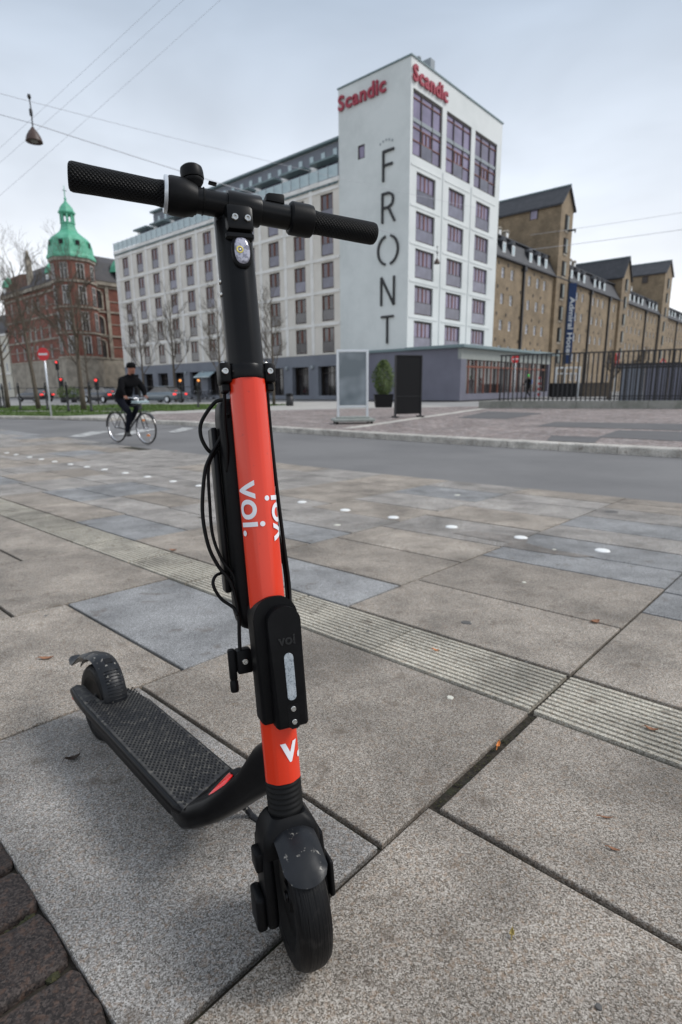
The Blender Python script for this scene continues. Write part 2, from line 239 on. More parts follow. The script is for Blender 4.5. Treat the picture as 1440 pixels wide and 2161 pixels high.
# ---------------------------------------------------------------- mesh helper
class MB:
    def __init__(s): s.bm=bmesh.new()
    def box(s,x0,x1,y0,y1,z0,z1,mi=0,bev=0,seg=1,M4=None):
        r=bmesh.ops.create_cube(s.bm,size=1); vs=r['verts']
        for v in vs: v.co=Vector((x0+(v.co.x+.5)*(x1-x0),y0+(v.co.y+.5)*(y1-y0),z0+(v.co.z+.5)*(z1-z0)))
        fs={f for v in vs for f in v.link_faces}
        for f in fs: f.material_index=mi
        if bev:
            es=list({e for v in vs for e in v.link_edges})
            rr=bmesh.ops.bevel(s.bm,geom=es,offset=bev,segments=seg,affect='EDGES',profile=.5,clamp_overlap=True)
            for f in rr['faces']: f.material_index=mi
            vs=list({v for f in rr['faces'] for v in f.verts}|{v for v in vs if v.is_valid})
        if M4:
            for v in vs: v.co=M4@v.co
        return vs
    def loft(s,rings,mi=0,cap=True,close=False,smooth=False):
        R_=[[s.bm.verts.new(p) for p in r] for r in rings]; n=len(R_[0]); out=[]
        for i in range(len(R_)-(0 if close else 1)):
            a=R_[i]; b=R_[(i+1)%len(R_)]
            for j in range(n):
                try:
                    f=s.bm.faces.new((a[j],a[(j+1)%n],b[(j+1)%n],b[j])); f.material_index=mi; f.smooth=smooth; out.append(f)
                except ValueError: pass
        if cap and not close:
            for q in (list(reversed(R_[0])),R_[-1]):
                try: f=s.bm.faces.new(q); f.material_index=mi
                except ValueError: pass
        return R_
    def lathe(s,prof,M4=None,n=20,mi=0,smooth=True,cap=True):
        M4=M4 or Matrix(); s.loft([[M4@Vector((r*math.cos(2*PI*k/n),r*math.sin(2*PI*k/n),z)) for k in range(n)] for r,z in prof],mi,cap,smooth=smooth)
    def tube(s,pts,r,n=8,mi=0,smooth=True,cap=True):
        pts=[Vector(p) for p in pts]; rings=[]; up=None
        for i,p in enumerate(pts):
            d=(pts[min(i+1,len(pts)-1)]-pts[max(i-1,0)]).normalized()
            if up is None: up=Vector((0,0,1)) if abs(d.z)<.9 else Vector((1,0,0))
            x=d.cross(up)
            if x.length<1e-4: x=d.orthogonal()
            x.normalize(); y=x.cross(d).normalized(); up=y
            rr=r[i] if isinstance(r,(list,tuple)) else r
            rings.append([p+x*rr*math.cos(2*PI*k/n)+y*rr*math.sin(2*PI*k/n) for k in range(n)])
        s.loft(rings,mi,cap,smooth=smooth)
    def extr(s,outline,axis,d0,d1,mi=0,bev=0,seg=2,M4=None,smooth=False):
        """outline (a,b) pairs in the plane normal to axis, extruded d0..d1"""
        def P(a,b,d): return {'x':(d,a,b),'y':(a,d,b),'z':(a,b,d)}[axis]
        a=[s.bm.verts.new(P(p[0],p[1],d0)) for p in outline]; b=[s.bm.verts.new(P(p[0],p[1],d1)) for p in outline]
        n=len(a); fs=[s.bm.faces.new(list(reversed(a))),s.bm.faces.new(b)]+[s.bm.faces.new((a[i],a[(i+1)%n],b[(i+1)%n],b[i])) for i in range(n)]
        for f in fs: f.material_index=mi; f.smooth=smooth
        vs=a+b
        if bev:
            es=list({e for f in fs[:2] for e in f.edges})
            rr=bmesh.ops.bevel(s.bm,geom=es,offset=bev,segments=seg,affect='EDGES',profile=.5,clamp_overlap=True)
            for f in rr['faces']: f.material_index=mi; f.smooth=smooth
            vs=list({v for f in rr['faces'] for v in f.verts}|{v for v in vs if v.is_valid})
        if M4:
            for v in vs: v.co=M4@v.co
        return vs
    def quad(s,*p,mi=0):
        f=s.bm.faces.new([s.bm.verts.new(q) for q in p]); f.material_index=mi; return f
    def build(s,name,mats,parent=None,M4=None,label=None,smooth=None,norm=True):
        if norm: bmesh.ops.recalc_face_normals(s.bm,faces=s.bm.faces)
        if smooth is not None:
            for f in s.bm.faces: f.smooth=smooth
        me=bpy.data.meshes.new(name); s.bm.to_mesh(me); s.bm.free()
        for m in (mats if isinstance(mats,(list,tuple)) else [mats]): me.materials.append(m)
        o=bpy.data.objects.new(name,me); C.objects.link(o)
        if parent: o.parent=parent
        if M4 is not None: o.matrix_basis=M4
        if label: o['label']=label
        return o
def multi(name,mat,parent,boxes,bev=0):
    cache={}
    for q in boxes:
        k=tuple(round(q[i+1]-q[i],3) for i in (0,2,4))
        if k not in cache:
            b=MB(); b.box(0,k[0],0,k[1],0,k[2],bev=bev); o=b.build(name,mat,parent); cache[k]=o
        else: o=dupobj(cache[k],parent)
        o.matrix_basis=Matrix.Translation((q[0],q[2],q[4]))
def autosm(o,ang=35):
    me=o.data
    for p in me.polygons: p.use_smooth=True
    bm=bmesh.new(); bm.from_mesh(me)
    for e in bm.edges:
        if len(e.link_faces)==2 and e.calc_face_angle(0)>R(ang): e.smooth=False
    bm.to_mesh(me); bm.free(); return o
def tag(o,label=None,cat=None,group=None,kind=None):
    if label: o['label']=label
    if cat: o['category']=cat
    if group: o['group']=group
    if kind: o['kind']=kind
    return o
def thing(name,label,cat,M4=None,group=None):
    o=bpy.data.objects.new(name,None); C.objects.link(o); o.empty_display_size=.2
    if M4 is not None: o.matrix_basis=M4
    return tag(o,label,cat,group)
def dupobj(o,parent=None,M4=None):
    c=o.copy(); C.objects.link(c)
    if parent: c.parent=parent
    if M4 is not None: c.matrix_basis=M4
    return c
def duptree(o,M4,label=None,parent=None):
    c=dupobj(o,parent,M4)
    if label: c['label']=label
    for ch in list(o.children):
        k=dupobj(ch,c)
        for g in ch.children: dupobj(g,k)
    return c
def textmesh(s,size=1,extr=.0,off=0,sp=1.0):
    cu=bpy.data.curves.new('t','FONT'); cu.body=s; cu.size=size; cu.extrude=extr; cu.offset=off; cu.align_x='CENTER'; cu.align_y='CENTER'; cu.space_character=sp; cu.resolution_u=6
    o=bpy.data.objects.new('t',cu); C.objects.link(o); dg=bpy.context.evaluated_depsgraph_get(); dg.update()
    me=bpy.data.meshes.new_from_object(o.evaluated_get(dg)); bpy.data.objects.remove(o); bpy.data.curves.remove(cu); me.materials.clear(); return me
def sheet(name,poly,dz,step,mat,zf=None,parent=None,bottom=0):
    """ground sheet that follows the terrain; poly in world x,y"""
    zf=zf or (lambda x,y: zg(y)+dz)
    xs=[p[0] for p in poly]; ys=[p[1] for p in poly]; pts=[]; n=len(poly)
    for i in range(n):
        a=Vector(poly[i]); b=Vector(poly[(i+1)%n]); k=max(1,int((b-a).length/step))
        for j in range(k): pts.append(a.lerp(b,j/k))
    m=len(pts); 
    if step<50:
        y=min(ys)+step*.5
        while y<max(ys):
            x=min(xs)+step*.5
            while x<max(xs):
                p=Vector((x,y)); ins=False; j=n-1
                for i in range(n):
                    a=poly[i]; b=poly[j]
                    if (a[1]>y)!=(b[1]>y) and x<(b[0]-a[0])*(y-a[1])/(b[1]-a[1])+a[0]: ins=not ins
                    j=i
                if ins: pts.append(p)
                x+=step
            y+=step
    v,e,f,*_=geometry.delaunay_2d_cdt(pts,[(i,(i+1)%m) for i in range(m)],[list(range(m))],1,1e-5)
    me=bpy.data.meshes.new(name); me.from_pydata([(p.x,p.y,zf(p.x,p.y)) for p in v],[],f); me.materials.append(mat)
    bm=bmesh.new(); bm.from_mesh(me)
    for q in bm.faces:
        if q.normal.z<0: q.normal_flip()
    if bottom:
        be=[ed for ed in bm.edges if len(ed.link_faces)==1]
        r=bmesh.ops.extrude_edge_only(bm,edges=be)
        for q in r['geom']:
            if isinstance(q,bmesh.types.BMVert): q.co.z-=bottom
    bm.to_mesh(me); bm.free()
    o=bpy.data.objects.new(name,me); C.objects.link(o)
    if parent: o.parent=parent
    return o

# ================================================================ SETTING: ground
coords=[-1500,-500,-150,-60,-30,-15,-8,-4,-2,0,2,3,4,5,6,7,8,9,10,11,12,13,16,25,60,150,500,2500]
bm=bmesh.new(); gv=[[bm.verts.new((x,y,zg(y)-.09)) for x in (-2000,-300,-60,-20,0,20,60,300,2000)] for y in coords]
for a,b in zip(gv,gv[1:]):
    for i in range(8): bm.faces.new((a[i],a[i+1],b[i+1],b[i]))
me=bpy.data.meshes.new('ground'); bm.to_mesh(me); bm.free(); me.materials.append(M['street'])
ground=bpy.data.objects.new('ground',me); C.objects.link(ground); tag(ground,kind='structure')
# --- pavement near the camera: soil bed plus slabs
def uvpoly(*q): return [uvx(*p) for p in q]
pave=sheet('pavement',uvpoly((-26,-1.2),(5,-1.2),(5,5.6),(-26,5.6)),-.014,.5,M['soil']); tag(pave,kind='structure')
def slab(u0,u1,v0,v1,mat,dz=0,name='paving_slab',bev=.004,gap=.005,jit=.0018):
    u0+=gap+random.uniform(-jit,jit); u1-=gap+random.uniform(-jit,jit); v0+=gap*1.35+random.uniform(-jit,jit); v1-=gap*1.35+random.uniform(-jit,jit)
    b=MB(); n=3 if (u1-u0)>.7 else 1; t1=random.uniform(-.0012,.0012); 
    us=[u0+(u1-u0)*i/n for i in range(n+1)]
    def ring(du,z): 
        pts=[(max(min(u,u1-du),u0+du),v0+du) for u in us]+[(max(min(u,u1-du),u0+du),v1-du) for u in reversed(us)]
        return [(*uvx(*p),zg(uvx(*p)[1])+z+dz+t1) for p in pts]
    b.loft([ring(0,-.035),ring(0,-bev),ring(bev*.3,-bev*.3),ring(bev,0)],cap=True)
    return b.build(name,mat,pave)
def pick(u,v):
    x=random.random()
    return M['slab_blue'] if x<.17 else (M['slab_grey'] if x<.62 else M['slab_warm'])
U0=-.575; PU=.967
cols={}
def colu(k): return U0+PU*k
near={ -1:[(.22,.724),(.724,1.39),(1.69,2.21),(2.21,2.86),(2.86,3.22),(3.22,3.61),(3.61,4.0),(4.0,4.47),(4.47,4.95),(4.95,5.3),(5.3,5.6)],
  0:[(-.9,.885),(.885,1.39),(1.69,2.45),(2.45,2.8),(2.8,3.25),(3.25,3.6),(3.6,4.0),(4.0,4.45),(4.45,5.0),(5.0,5.6)],
 -2:[(.22,.875),(.875,1.39),(1.69,2.08),(2.08,2.64),(2.64,3.12),(3.12,3.7),(3.7,4.26),(4.26,4.8),(4.8,5.2),(5.2,5.6)],
 -3:[(.22,.66),(.66,1.39),(1.69,2.4),(2.4,2.8),(2.8,3.35),(3.35,3.9),(3.9,4.5),(4.5,5.1),(5.1,5.6)],
 -4:[(.22,1.0),(1.0,1.39),(1.69,2.1),(2.1,2.5),(2.5,3.1),(3.1,3.6),(3.6,4.2),(4.2,4.8),(4.8,5.6)]}
force={(-1,.724):'slab_warm',(-1,.22):'slab_grey',(0,-.9):'slab_warm',(0,.885):'slab_warm',(0,1.69):'slab_warm',(-1,2.21):'slab_warm',(-1,1.69):'slab_warm',(-1,2.86):'slab_blue',(-1,3.22):'slab_blue',(-2,.875):'slab_blue',(-2,.22):'slab_warm',(-2,1.69):'slab_blue',(-2,2.08):'slab_warm',(-2,2.64):'slab_warm',(-2,3.12):'slab_grey',
       (-3,.66):'slab_warm',(-3,.22):'slab_warm',(-3,1.69):'slab_warm',(-4,1.69):'slab_blue',(-4,.22):'slab_warm',(-3,2.4):'slab_blue',(0,2.45):'slab_blue',(-1,4.0):'slab_blue',(-1,3.61):'slab_grey'}
for k in range(-24,3):
    rows=near.get(k)
    if rows is None:
        rows=[(.22,1.39)] if k<-8 else [(.22,.22+random.choice((.5,.66,.8)))]
        if len(rows)==1 and rows[0][1]!=1.39: rows.append((rows[0][1],1.39))
        if k>0: rows[0]=(-1.0,rows[0][1])
        v=1.69
        while v<5.25:
            d=random.choice((.36,.42,.5,.58,.66)) if k>-9 else random.choice((.6,.8,.95)); e=min(v+d,5.6); 
            if 5.6-e<.25: e=5.6
            rows.append((v,e)); v=e
    for v0,v1 in rows:
        mt=M[force[(k,v0)]] if (k,v0) in force else pick(k,v0)
        u0,u1=colu(k),colu(k+1)
        if k==0 and v0==.885: u0+=.022
        if v0==.22: v0=.2135
        slab(u0,u1,v0,v1,mt)
# ribbed guide strip
for i in range(-20,6):
    u0=-.575+.603*i+(.0 if i>-2 else .01); u1=u0+.603; b=MB(); nr=12; prof=[]
    u0+=.0075; u1-=.0075; a,z=1.399,1.681; w=(z-a)/nr
    for r in range(nr):
        c=a+w*r; prof+=[(c+w*.04,-.008),(c+w*.14,0),(c+w*.70,0),(c+w*.80,-.008)]
    n=3; cs=[[(*uvx(u0+(u1-u0)*j/n,p[0]),zg(uvx(u0+(u1-u0)*j/n,p[0])[1])+p[1]+.0005) for p in prof] for j in range(n+1)]
    for c1,c2 in zip(cs,cs[1:]):
        v1=[b.bm.verts.new(p) for p in c1]; v2=[b.bm.verts.new(p) for p in c2]
        for j in range(len(v1)-1):
            f=b.bm.faces.new((v1[j],v1[j+1],v2[j+1],v2[j])); f.material_index=1 if j%4==3 else 0
    for c in (cs[0],cs[-1]):
        t=[b.bm.verts.new(p) for p in c]; lo=[b.bm.verts.new((p[0],p[1],p[2]-.03)) for p in (c[0],c[-1])]
        b.bm.faces.new(t+[lo[1],lo[0]])
    for j in (0,-1):
        b.quad(cs[0][j],cs[-1][j],(cs[-1][j][0],cs[-1][j][1],cs[-1][j][2]-.03),(cs[0][j][0],cs[0][j][1],cs[0][j][2]-.03))
    b.build('ribbed_slab',[M['slab_rib'],M['soil']],pave)
# dark setts at lower left: irregular split stones
def sett(u0,u1,v0,v1):
    b=MB(); n=7; g=.006
    out=[]; g2=.0005
    for (a,c,d,e) in ((u0+g,v0+g,u1-g,v0+g),(u1-g,v0+g,u1-g,v1-g2),(u1-g,v1-g2,u0+g,v1-g2),(u0+g,v1-g2,u0+g,v0+g)):
        for j in range(n): out.append([a+(d-a)*j/n+random.uniform(-.0025,.0025),c+(e-c)*j/n+random.uniform(-.0025,.0025)])
    cu,cv=(u0+u1)/2,(v0+v1)/2
    def ring(sh,z,nzs=0):
        r=[]
        for p in out:
            du,dv=cu-p[0],cv-p[1]; L=math.hypot(du,dv); 
            # round the corners a little
            k=sh+.010*max(0,(abs(du)/(u1-u0)*2+abs(dv)/(v1-v0)*2)-1.55)/.45
            x,y=uvx(p[0]+du/L*k,p[1]+dv/L*k); r.append((x,y,zg(y)+z+random.uniform(-nzs,nzs)))
        return r
    b.loft([ring(0,-.05),ring(.0,-.012),ring(.0015,-.005,.0006),ring(.005,-.001,.001),ring(.02,.0012,.001)],cap=True)
    o=b.build('sett_stone',M['sett'],pave,smooth=True); return o
us=[-3.02,-2.88,-2.73,-2.6,-2.47,-2.33,-2.2,-2.06,-1.93,-1.79,-1.66,-1.52,-1.39,-1.27,-1.165,-1.055,-.925,-.785,-.655,-.52,-.39,-.25,-.12,.02,.15,.29]
for i in range(len(us)-1):
    sett(us[i],us[i+1],.0,.2245+random.uniform(-.004,.001)); 
    if i>8: sett(us[i]+.05,us[i+1]+.05,-.2,-.004); sett(us[i]-.02,us[i+1]-.02,-.42,-.204)
mo=MB()
for (u,v,r) in [(-.925,.20,.010),(-.915,.17,.008),(-.79,.19,.012),(-.93,.14,.006),(-.66,.2,.012)]+[(-.925+random.uniform(-.004,.004),.08+.13*random.random(),random.uniform(.003,.007)) for _ in range(30)]+[(-.565+random.uniform(-.006,.01),.9+.48*random.random(),random.uniform(.0012,.003)) for _ in range(90)]+[(colu(0)+random.uniform(-.003,.003),1.7+1.5*random.random(),random.uniform(.001,.003)) for _ in range(60)]+[(random.uniform(-1.4,.4),1.392+random.uniform(-.003,.003),random.uniform(.002,.004)) for _ in range(90)]:
    x,y=uvx(u,v); bmesh.ops.create_icosphere(mo.bm,subdivisions=1,radius=r,matrix=Matrix.Translation((x,y,zg(y)-.008-r*.3))@Matrix.Diagonal((1,1,.7,1)))
tag(mo.build('moss',M['moss']),'green and brown moss growing in the joints between the paving slabs','moss',kind='stuff')
# damp patch on the slabs by the studs
wp=sheet('damp_patch',uvpoly((-1.98,3.25),(-1.7,3.23),(-1.56,3.24),(-1.54,3.12),(-1.3,3.13),(-1.1,3.16),(-1.02,3.235),(-1.3,3.245),(-1.47,3.30),(-1.5,3.40),(-1.62,3.44),(-1.9,3.40)),.0016,.1,M['wet']); wp.parent=pave
# --- road
road=sheet('road',uvpoly((-60,-10),(-60,5.3),(-26,5.6),(60,5.6),(60,10.1),(-60,10.1))[1:],-.012,1.2,M['asphalt']); 
tag(road,kind='structure')
junction=sheet('side_road',[(-60,45.5),(-60,30),(-26,19.2),(-20,17.3),(-10.9,14.2),(-8,12.6),(-6.0,14.0),(-5.0,18.6),(-7.05,20.1),(-11.7,23.2),(-14.6,24.3),(-26,28.8)],-.006,2,M['asphalt']); tag(junction,kind='structure')
# pavement far left of our side (continuation)
for p in ([(-7.0,14.3),(-6.55,14.3),(-6.6,16.3),(-7.2,16.2)],[(-6.0,14.9),(-5.6,14.9),(-5.5,17.0),(-6.0,17.2)],[(-4.8,15.6),(-4.45,15.6),(-4.45,17.3),(-4.9,17.4)]):
    q=sheet('crossing_stripe',p,.001,.6,M['paint'],parent=road)
# --- plaza with setts, kerb stones
plz=[uvx(30,10.42),uvx(-15.9,10.42),(-6.35,19.6),(-7.2,21.2),(-8.6,24.6),(-5.4,27.1),(-.4,28.7),(7.3,30.7),(60,12),(70,-10)]
plaza=sheet('plaza',plz,.115,1.3,M['setts'],bottom=.2); tag(plaza,kind='structure')
def kerbline(pts,w,h,parent,L=1.02,name='kerb_stone',gap=.006):
    P=[Vector(p) for p in pts]; seg=[]; 
    for a,b in zip(P,P[1:]):
        d=(b-a); n=max(1,round(d.length/L)); 
        for i in range(n): seg.append((a+d*(i/n),a+d*((i+1)/n)))
    for a,b in seg:
        d=(b-a).normalized(); nrm=Vector((-d.y,d.x)); a2=a+d*gap; b2=b-d*gap; m=MB()
        def ring(p,e): 
            z=zg(p.y)
            return [(*(p+nrm*e),z-.1),(*(p+nrm*e),z+h-.018),(*(p+nrm*(e+.018)),z+h),(*(p+nrm*(w-.003)),z+h),(*(p+nrm*(w-.003)),z-.1)]
        m.loft([ring(a2,0),ring(b2,0)]); m.build(name,M['kerb'],parent)
kerbline([uvx(-16.2,10.1)]+[uvx(u,10.1) for u in (-11,-6,-2,2,6)],.32,.125,plaza)
kerbline([(-8.75,24.45),(-7.6,21.3),(-6.65,19.6),uvx(-16.2,10.1)],.3,.125,plaza)
kerbline([(-20,27.4),(-14.6,24.3),(-11.7,23.2),(-8.9,21.7)],.25,.12,ground,L=1.4)
# pale strip across the setts and asphalt patches
q=sheet('granite_strip',[(.05,14.9),(.35,14.75),(7.1,27.3),(6.75,27.5)],.119,1.5,M['kerb'],parent=plaza)
for p in ([(3.99,19.25),(6.33,24.21),(7.9,22.04),(5.44,18.39)],[(5.2,14.9),(6.35,16.6),(9.4,15.2),(14,13.2),(13.0,11.0),(8.0,13.0)],[(3.98,10.78),(4.53,12.0),(5.33,11.4),(4.65,10.2)],[(5.3,11.5),(6.6,13.3),(10,11.4),(9,8.6),(6.4,10.3)]):
    sheet('asphalt_patch',p,.1215,1.5,M['asphalt_patch'],parent=plaza)
# grass islands, paths, far street
isl=sheet('traffic_island',[(-8.9,21.7),(-11.7,23.2),(-14.6,24.3),(-20,27.4),(-44,36),(-44,47),(-27,45.2),(-18,47.5),(-8,50.3),(2,48),(7.3,31.2),(-.4,29),(-5.4,27.4),(-8.9,24.8),(-9.4,23)],.02,3,M['paveway'],bottom=.1); isl['kind']='structure'; isl.name='pavement_beyond'
def grassf(name,poly,label):
    s=sheet(name,poly,.035,1.2,M['grass']); s.data.transform(Matrix()); tag(s,label,'grass',kind='stuff')
    bm=bmesh.new(); bm.from_mesh(s.data)
    fs=[f for f in bm.faces]
    for f in fs:
        vs=[v.co.copy() for v in f.verts]
        for _ in range(16):
            a,b=random.random(),random.random()
            if a+b>1: a,b=1-a,1-b
            p=vs[0]*(1-a-b)+vs[1]*a+vs[2]*b; h=random.uniform(.03,.09); w=random.uniform(.02,.05); an=random.random()*PI; dx,dy=math.cos(an)*w,math.sin(an)*w
            bm.faces.new([bm.verts.new((p.x-dx,p.y-dy,p.z)),bm.verts.new((p.x+dx,p.y+dy,p.z)),bm.verts.new((p.x+random.uniform(-.03,.03),p.y+random.uniform(-.03,.03),p.z+h))])
    bm.to_mesh(s.data); bm.free(); return s
grassf('grass',[(-40,33.5),(-21,28.6),(-15.6,26.6),(-12.8,25.5),(-11.2,27),(-9.6,29.6),(-13,30.6),(-22,33),(-40,38)],'short bright green lawn along the near pavement behind the cyclist')
grassf('grass',[(-42,39),(-22,34.2),(-12,31.4),(-8.9,30.3),(-6,35.2),(-3.3,40.6),(-7,43.5),(-18,44.6),(-30,43.6)],'strip of green lawn under the bare trees before the street')

# ================================================================ BUILDINGS
def windows(parent,proto,spots,name='window'):
    for i,M4 in enumerate(spots):
        if i==0: proto.matrix_basis=M4; proto.parent=parent
        else: duptree(proto,M4,parent=parent)
# window protos are modelled in the plane x (along wall), z up, outward -y, base at 0
def balcony_window(w,h,glass,nleaf=2,full=False):
    b=MB(); t=.10
    for x0,x1,z0,z1 in ((0,t,0,h),(w-t,w,0,h),(t,w-t,0,t),(t,w-t,h-t,h)): b.box(x0,x1,-.02,.10,z0,z1)
    o=b.build('window',M['wframe'])
    g=MB(); g.box(t,w-t,.04,.055,t,h-t); g.build('pane',glass,o)
    m=MB()
    if nleaf==2: xs=[w/2-.09,w/2+.02,t,w-t-.07]
    else: xs=[w*.28,w*.5-.04,w*.5+.03,w*.72-.06]
    for x in xs: m.box(x,x+.07,-.005,.038,t,h-t)
    m.box(t,w-t,-.004,.036,h*.0+t,t+.09)
    m.build('sash',M['wwood'],o)
    r=MB(); x0,x1=(t,w-t) if nleaf==2 else (t,w-t)
    r.box(x0,x1,-.05,-.028,h*.44,h*.44+.05)
    r.build('balustrade_rail',M['wframe'],o)
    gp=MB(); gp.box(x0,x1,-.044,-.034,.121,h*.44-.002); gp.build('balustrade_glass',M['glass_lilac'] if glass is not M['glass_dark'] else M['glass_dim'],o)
    return o
LF=Matrix.Rotation(R(-90),4,'Z')   # maps window x -> -Y(l), outward -y -> -X(r)
def wallL(l0,z,r=0): return Matrix.Translation((r,l0,z))@LF      # x runs toward smaller l, outward -X ; origin at larger l
def wallR(r0,z,l=0): return Matrix.Translation((r0,l,z))          # x along r, outward -Y
H=bframe(6.0,51.48)
hotel=thing('hotel_building','large pale hotel with a white tower reading FRONT, a limestone wing and a grey podium','building',H)
# wing core
WE=50.4; wt=19.75
def facade_wall(b,length_axis,s0,s1,z0,z1,openings,depth,t=.3,mi=0):
    """solid wall of columns/rows with rectangular holes. openings: list of (a0,a1,z0,z1) on a regular grid"""
    xs=sorted({s0,s1,*[o[0] for o in openings],*[o[1] for o in openings]}); zs=sorted({z0,z1,*[o[2] for o in openings],*[o[3] for o in openings]})
    for i in range(len(xs)-1):
        run=None
        for j in range(len(zs)-1):
            cx,cz=(xs[i]+xs[i+1])/2,(zs[j]+zs[j+1])/2
            hole=any(o[0]<cx<o[1] and o[2]<cz<o[3] for o in openings)
            if not hole:
                if run is None: run=zs[j]
                end=zs[j+1]
            if run is not None and (hole or j==len(zs)-2):
                e=end
                if length_axis=='l': b.box(depth,depth+t,xs[i],xs[i+1],run,e,mi)
                else: b.box(xs[i],xs[i+1],depth,depth+t,run,e,mi)
                run=None
wc=[9.48+3.815*k for k in range(11)]; wr=[18.75,15.73,12.73,9.73,6.72]; ww,wh=1.62,2.42
ops=[(c-ww/2,c+ww/2,z-wh,z) for c in wc for z in wr]
b=MB(); facade_wall(b,'l',7.6,WE,4.12,wt,ops,.0); b.box(.302,12,7.6,WE-.001,4.12,wt-.01); 
hw=b.build('wing_wall',M['lime'],hotel)
b=MB()
for k in range(12):
    c=9.48+3.815*(k-.5)+.15; 
    if k==0: continue
    b.box(-.06,-.002,c-.2,c+.2,4.13,wt-.25)
b.box(-.06,-.002,WE-.35,WE+.01,4.13,wt-.25)
for z in wr: b.box(-.085,-.004,7.9,WE+.02,z+.16,z+.42)
b.box(-.12,.3,7.9,WE+.06,wt-.24,wt+.12)
b.build('facade_ribs',M['pil'],hotel)
p=balcony_window(ww,wh,M['glass_mid']); pd=balcony_window(ww,wh,M['glass_dark'])
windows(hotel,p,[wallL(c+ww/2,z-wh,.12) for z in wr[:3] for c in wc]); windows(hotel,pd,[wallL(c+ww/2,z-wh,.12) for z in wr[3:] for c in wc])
# roof terrace, balustrade panes, penthouse
nb=34; pb_=(WE-7.95)/nb
multi('balustrade_post',M['steel_grey'],hotel,[(-.08,-.02,7.95+pb_*i-.03,7.95+pb_*i+.03,wt+.12,wt+1.25) for i in range(nb+1)])
multi('glass_panel',M['glass_rail'],hotel,[(-.06,-.04,7.95+pb_*i+.05,7.95+pb_*i+pb_-.05,wt+.2,wt+1.2) for i in range(nb)])
b=MB(); b.box(-.1,.02,8,WE+.02,wt-.42,wt-.27); b.build('cornice_strip',M['zinc'],hotel)
multi('cornice_bracket',M['zinc'],hotel,[(-.2,-.101,8.2+i*.71,8.45+i*.71,wt-.40,wt-.30) for i in range(60)])
b=MB(); b.box(2.2,11,8,47.6,wt,22.45); b.box(3.0,11,8,44.2,22.45,24.3); b.build('penthouse_wall',M['pil'],hotel)
multi('penthouse_glazing',M['glass_lilac'],hotel,[(2.0,2.19,9.5+i*4.25,12.5+i*4.25,wt+.1,22.1) for i in range(9)])
multi('roof_slab',M['zinc'],hotel,[(1.0,2.3,9.3+i*4.25,12.7+i*4.25,22.12,22.3) for i in range(9)])
b=MB(); b.box(2.86,2.99,8,44.3,22.6,24.2); b.build('attic_cladding',M['band'],hotel)
multi('attic_window',M['glass_rail'],hotel,[(2.80,2.855,9+i*1.6,9.5+i*1.6,23.1,23.7) for i in range(22)])
b=MB(); b.box(2.5,11.3,7.9,44.6,24.31,24.5); b.build('penthouse_roof',M['zinc'],hotel)
# ground floor of the wing
gops=[(8.5+3.815*k,10.95+3.815*k,.1,3.0) for k in range(11)]
b=MB(); facade_wall(b,'l',7.0,WE,-.3,4.1,gops,-.03,t=.5); b.build('ground_floor_wall',M['band'],hotel)
b=MB(); b.box(.8,.9,7,WE,-.2,3.2); b.build('shop_glass',M['glass_dark'],hotel)
for g in gops:
    b=MB()
    for x in (g[0],g[0]+.8,g[0]+1.6,g[1]-.06): b.box(.62,.7,x,x+.06,.1,3.0)
    b.box(.63,.69,g[0],g[1],2.3,2.36); b.build('shop_frame',M['wframe'],hotel)
b=MB(); b.extr([(-1.0,2.35),(-.05,2.95),(-.05,2.9),(-1.0,2.25)],'y',28.4,31.6); b.build('awning',M['glass_rail'],hotel)
multi('wall_lamp',M['steel_grey'],hotel,[(-.28,-.031,7.7+3.815*k,8.05+3.815*k,2.75,3.1) for k in range(8)],bev=.05)
# tower
TL,TR,TT=7.87,16.25,26.8
rc=[(1.03,4.05),(6.25,9.2),(11.4,14.35)]; rr_=[(16.27,18.7),(13.25,15.66),(10.26,12.67),(7.2,9.66),(4.2,6.68)]
big=[(.33,4.9),(5.6,10.06),(10.8,15.3)]
to=[(a,c,z0,z1) for a,c in rc for z0,z1 in rr_]+[(a,c,19.8,24.66) for a,c in big]
b=MB(); facade_wall(b,'r',0,TR,3,TT,to,0,t=.35); b.box(15.9,TR-.001,.352,TL,3,TT-.01); b.box(.01,15.89,TL-.3,TL,3,TT-.01); b.box(.3,15.89,.9,TL-.31,3,TT-.3)
tw=b.build('tower_wall',M['plaster'],hotel)
so_=(4.82,5.6,20.63,21.74)
b=MB(); facade_wall(b,'l',.001,TL,3,TT-.001,[so_],-.002,t=.28); b.build('tower_side_wall',M['plaster_shaded'],hotel)
b=MB(); b.box(.1,.14,so_[0],so_[1],so_[2],so_[3]); wn_=b.build('window',M['glass_sky'],hotel)
b=MB(); 
for q in ((.02,.1,so_[0],so_[0]+.08,so_[2],so_[3]),(.02,.1,so_[1]-.08,so_[1],so_[2],so_[3]),(.02,.1,so_[0]+.08,so_[1]-.08,so_[2],so_[2]+.08),(.02,.1,so_[0]+.08,so_[1]-.08,so_[3]-.08,so_[3])): b.box(*q)
b.build('frame',M['wframe'],wn_)
b=MB(); b.box(-.08,TR+.08,-.08,TL+.08,TT,TT+.12); b.build('parapet_cap',M['zinc'],hotel)
b=MB()
for a,c in ((4.95,5.5),(10.15,10.7)): b.box(a+.2,c-.2,-.06,-.002,4.3,19.6)
for z in (19.1,16.0,13.0,9.95,6.95):
    for a,c in ((.2,4.9),(5.5,10.1),(10.7,15.4)): b.box(a,c,-.04,-.003,z-.09,z+.05)
b.build('relief_band',M['plaster'],hotel)
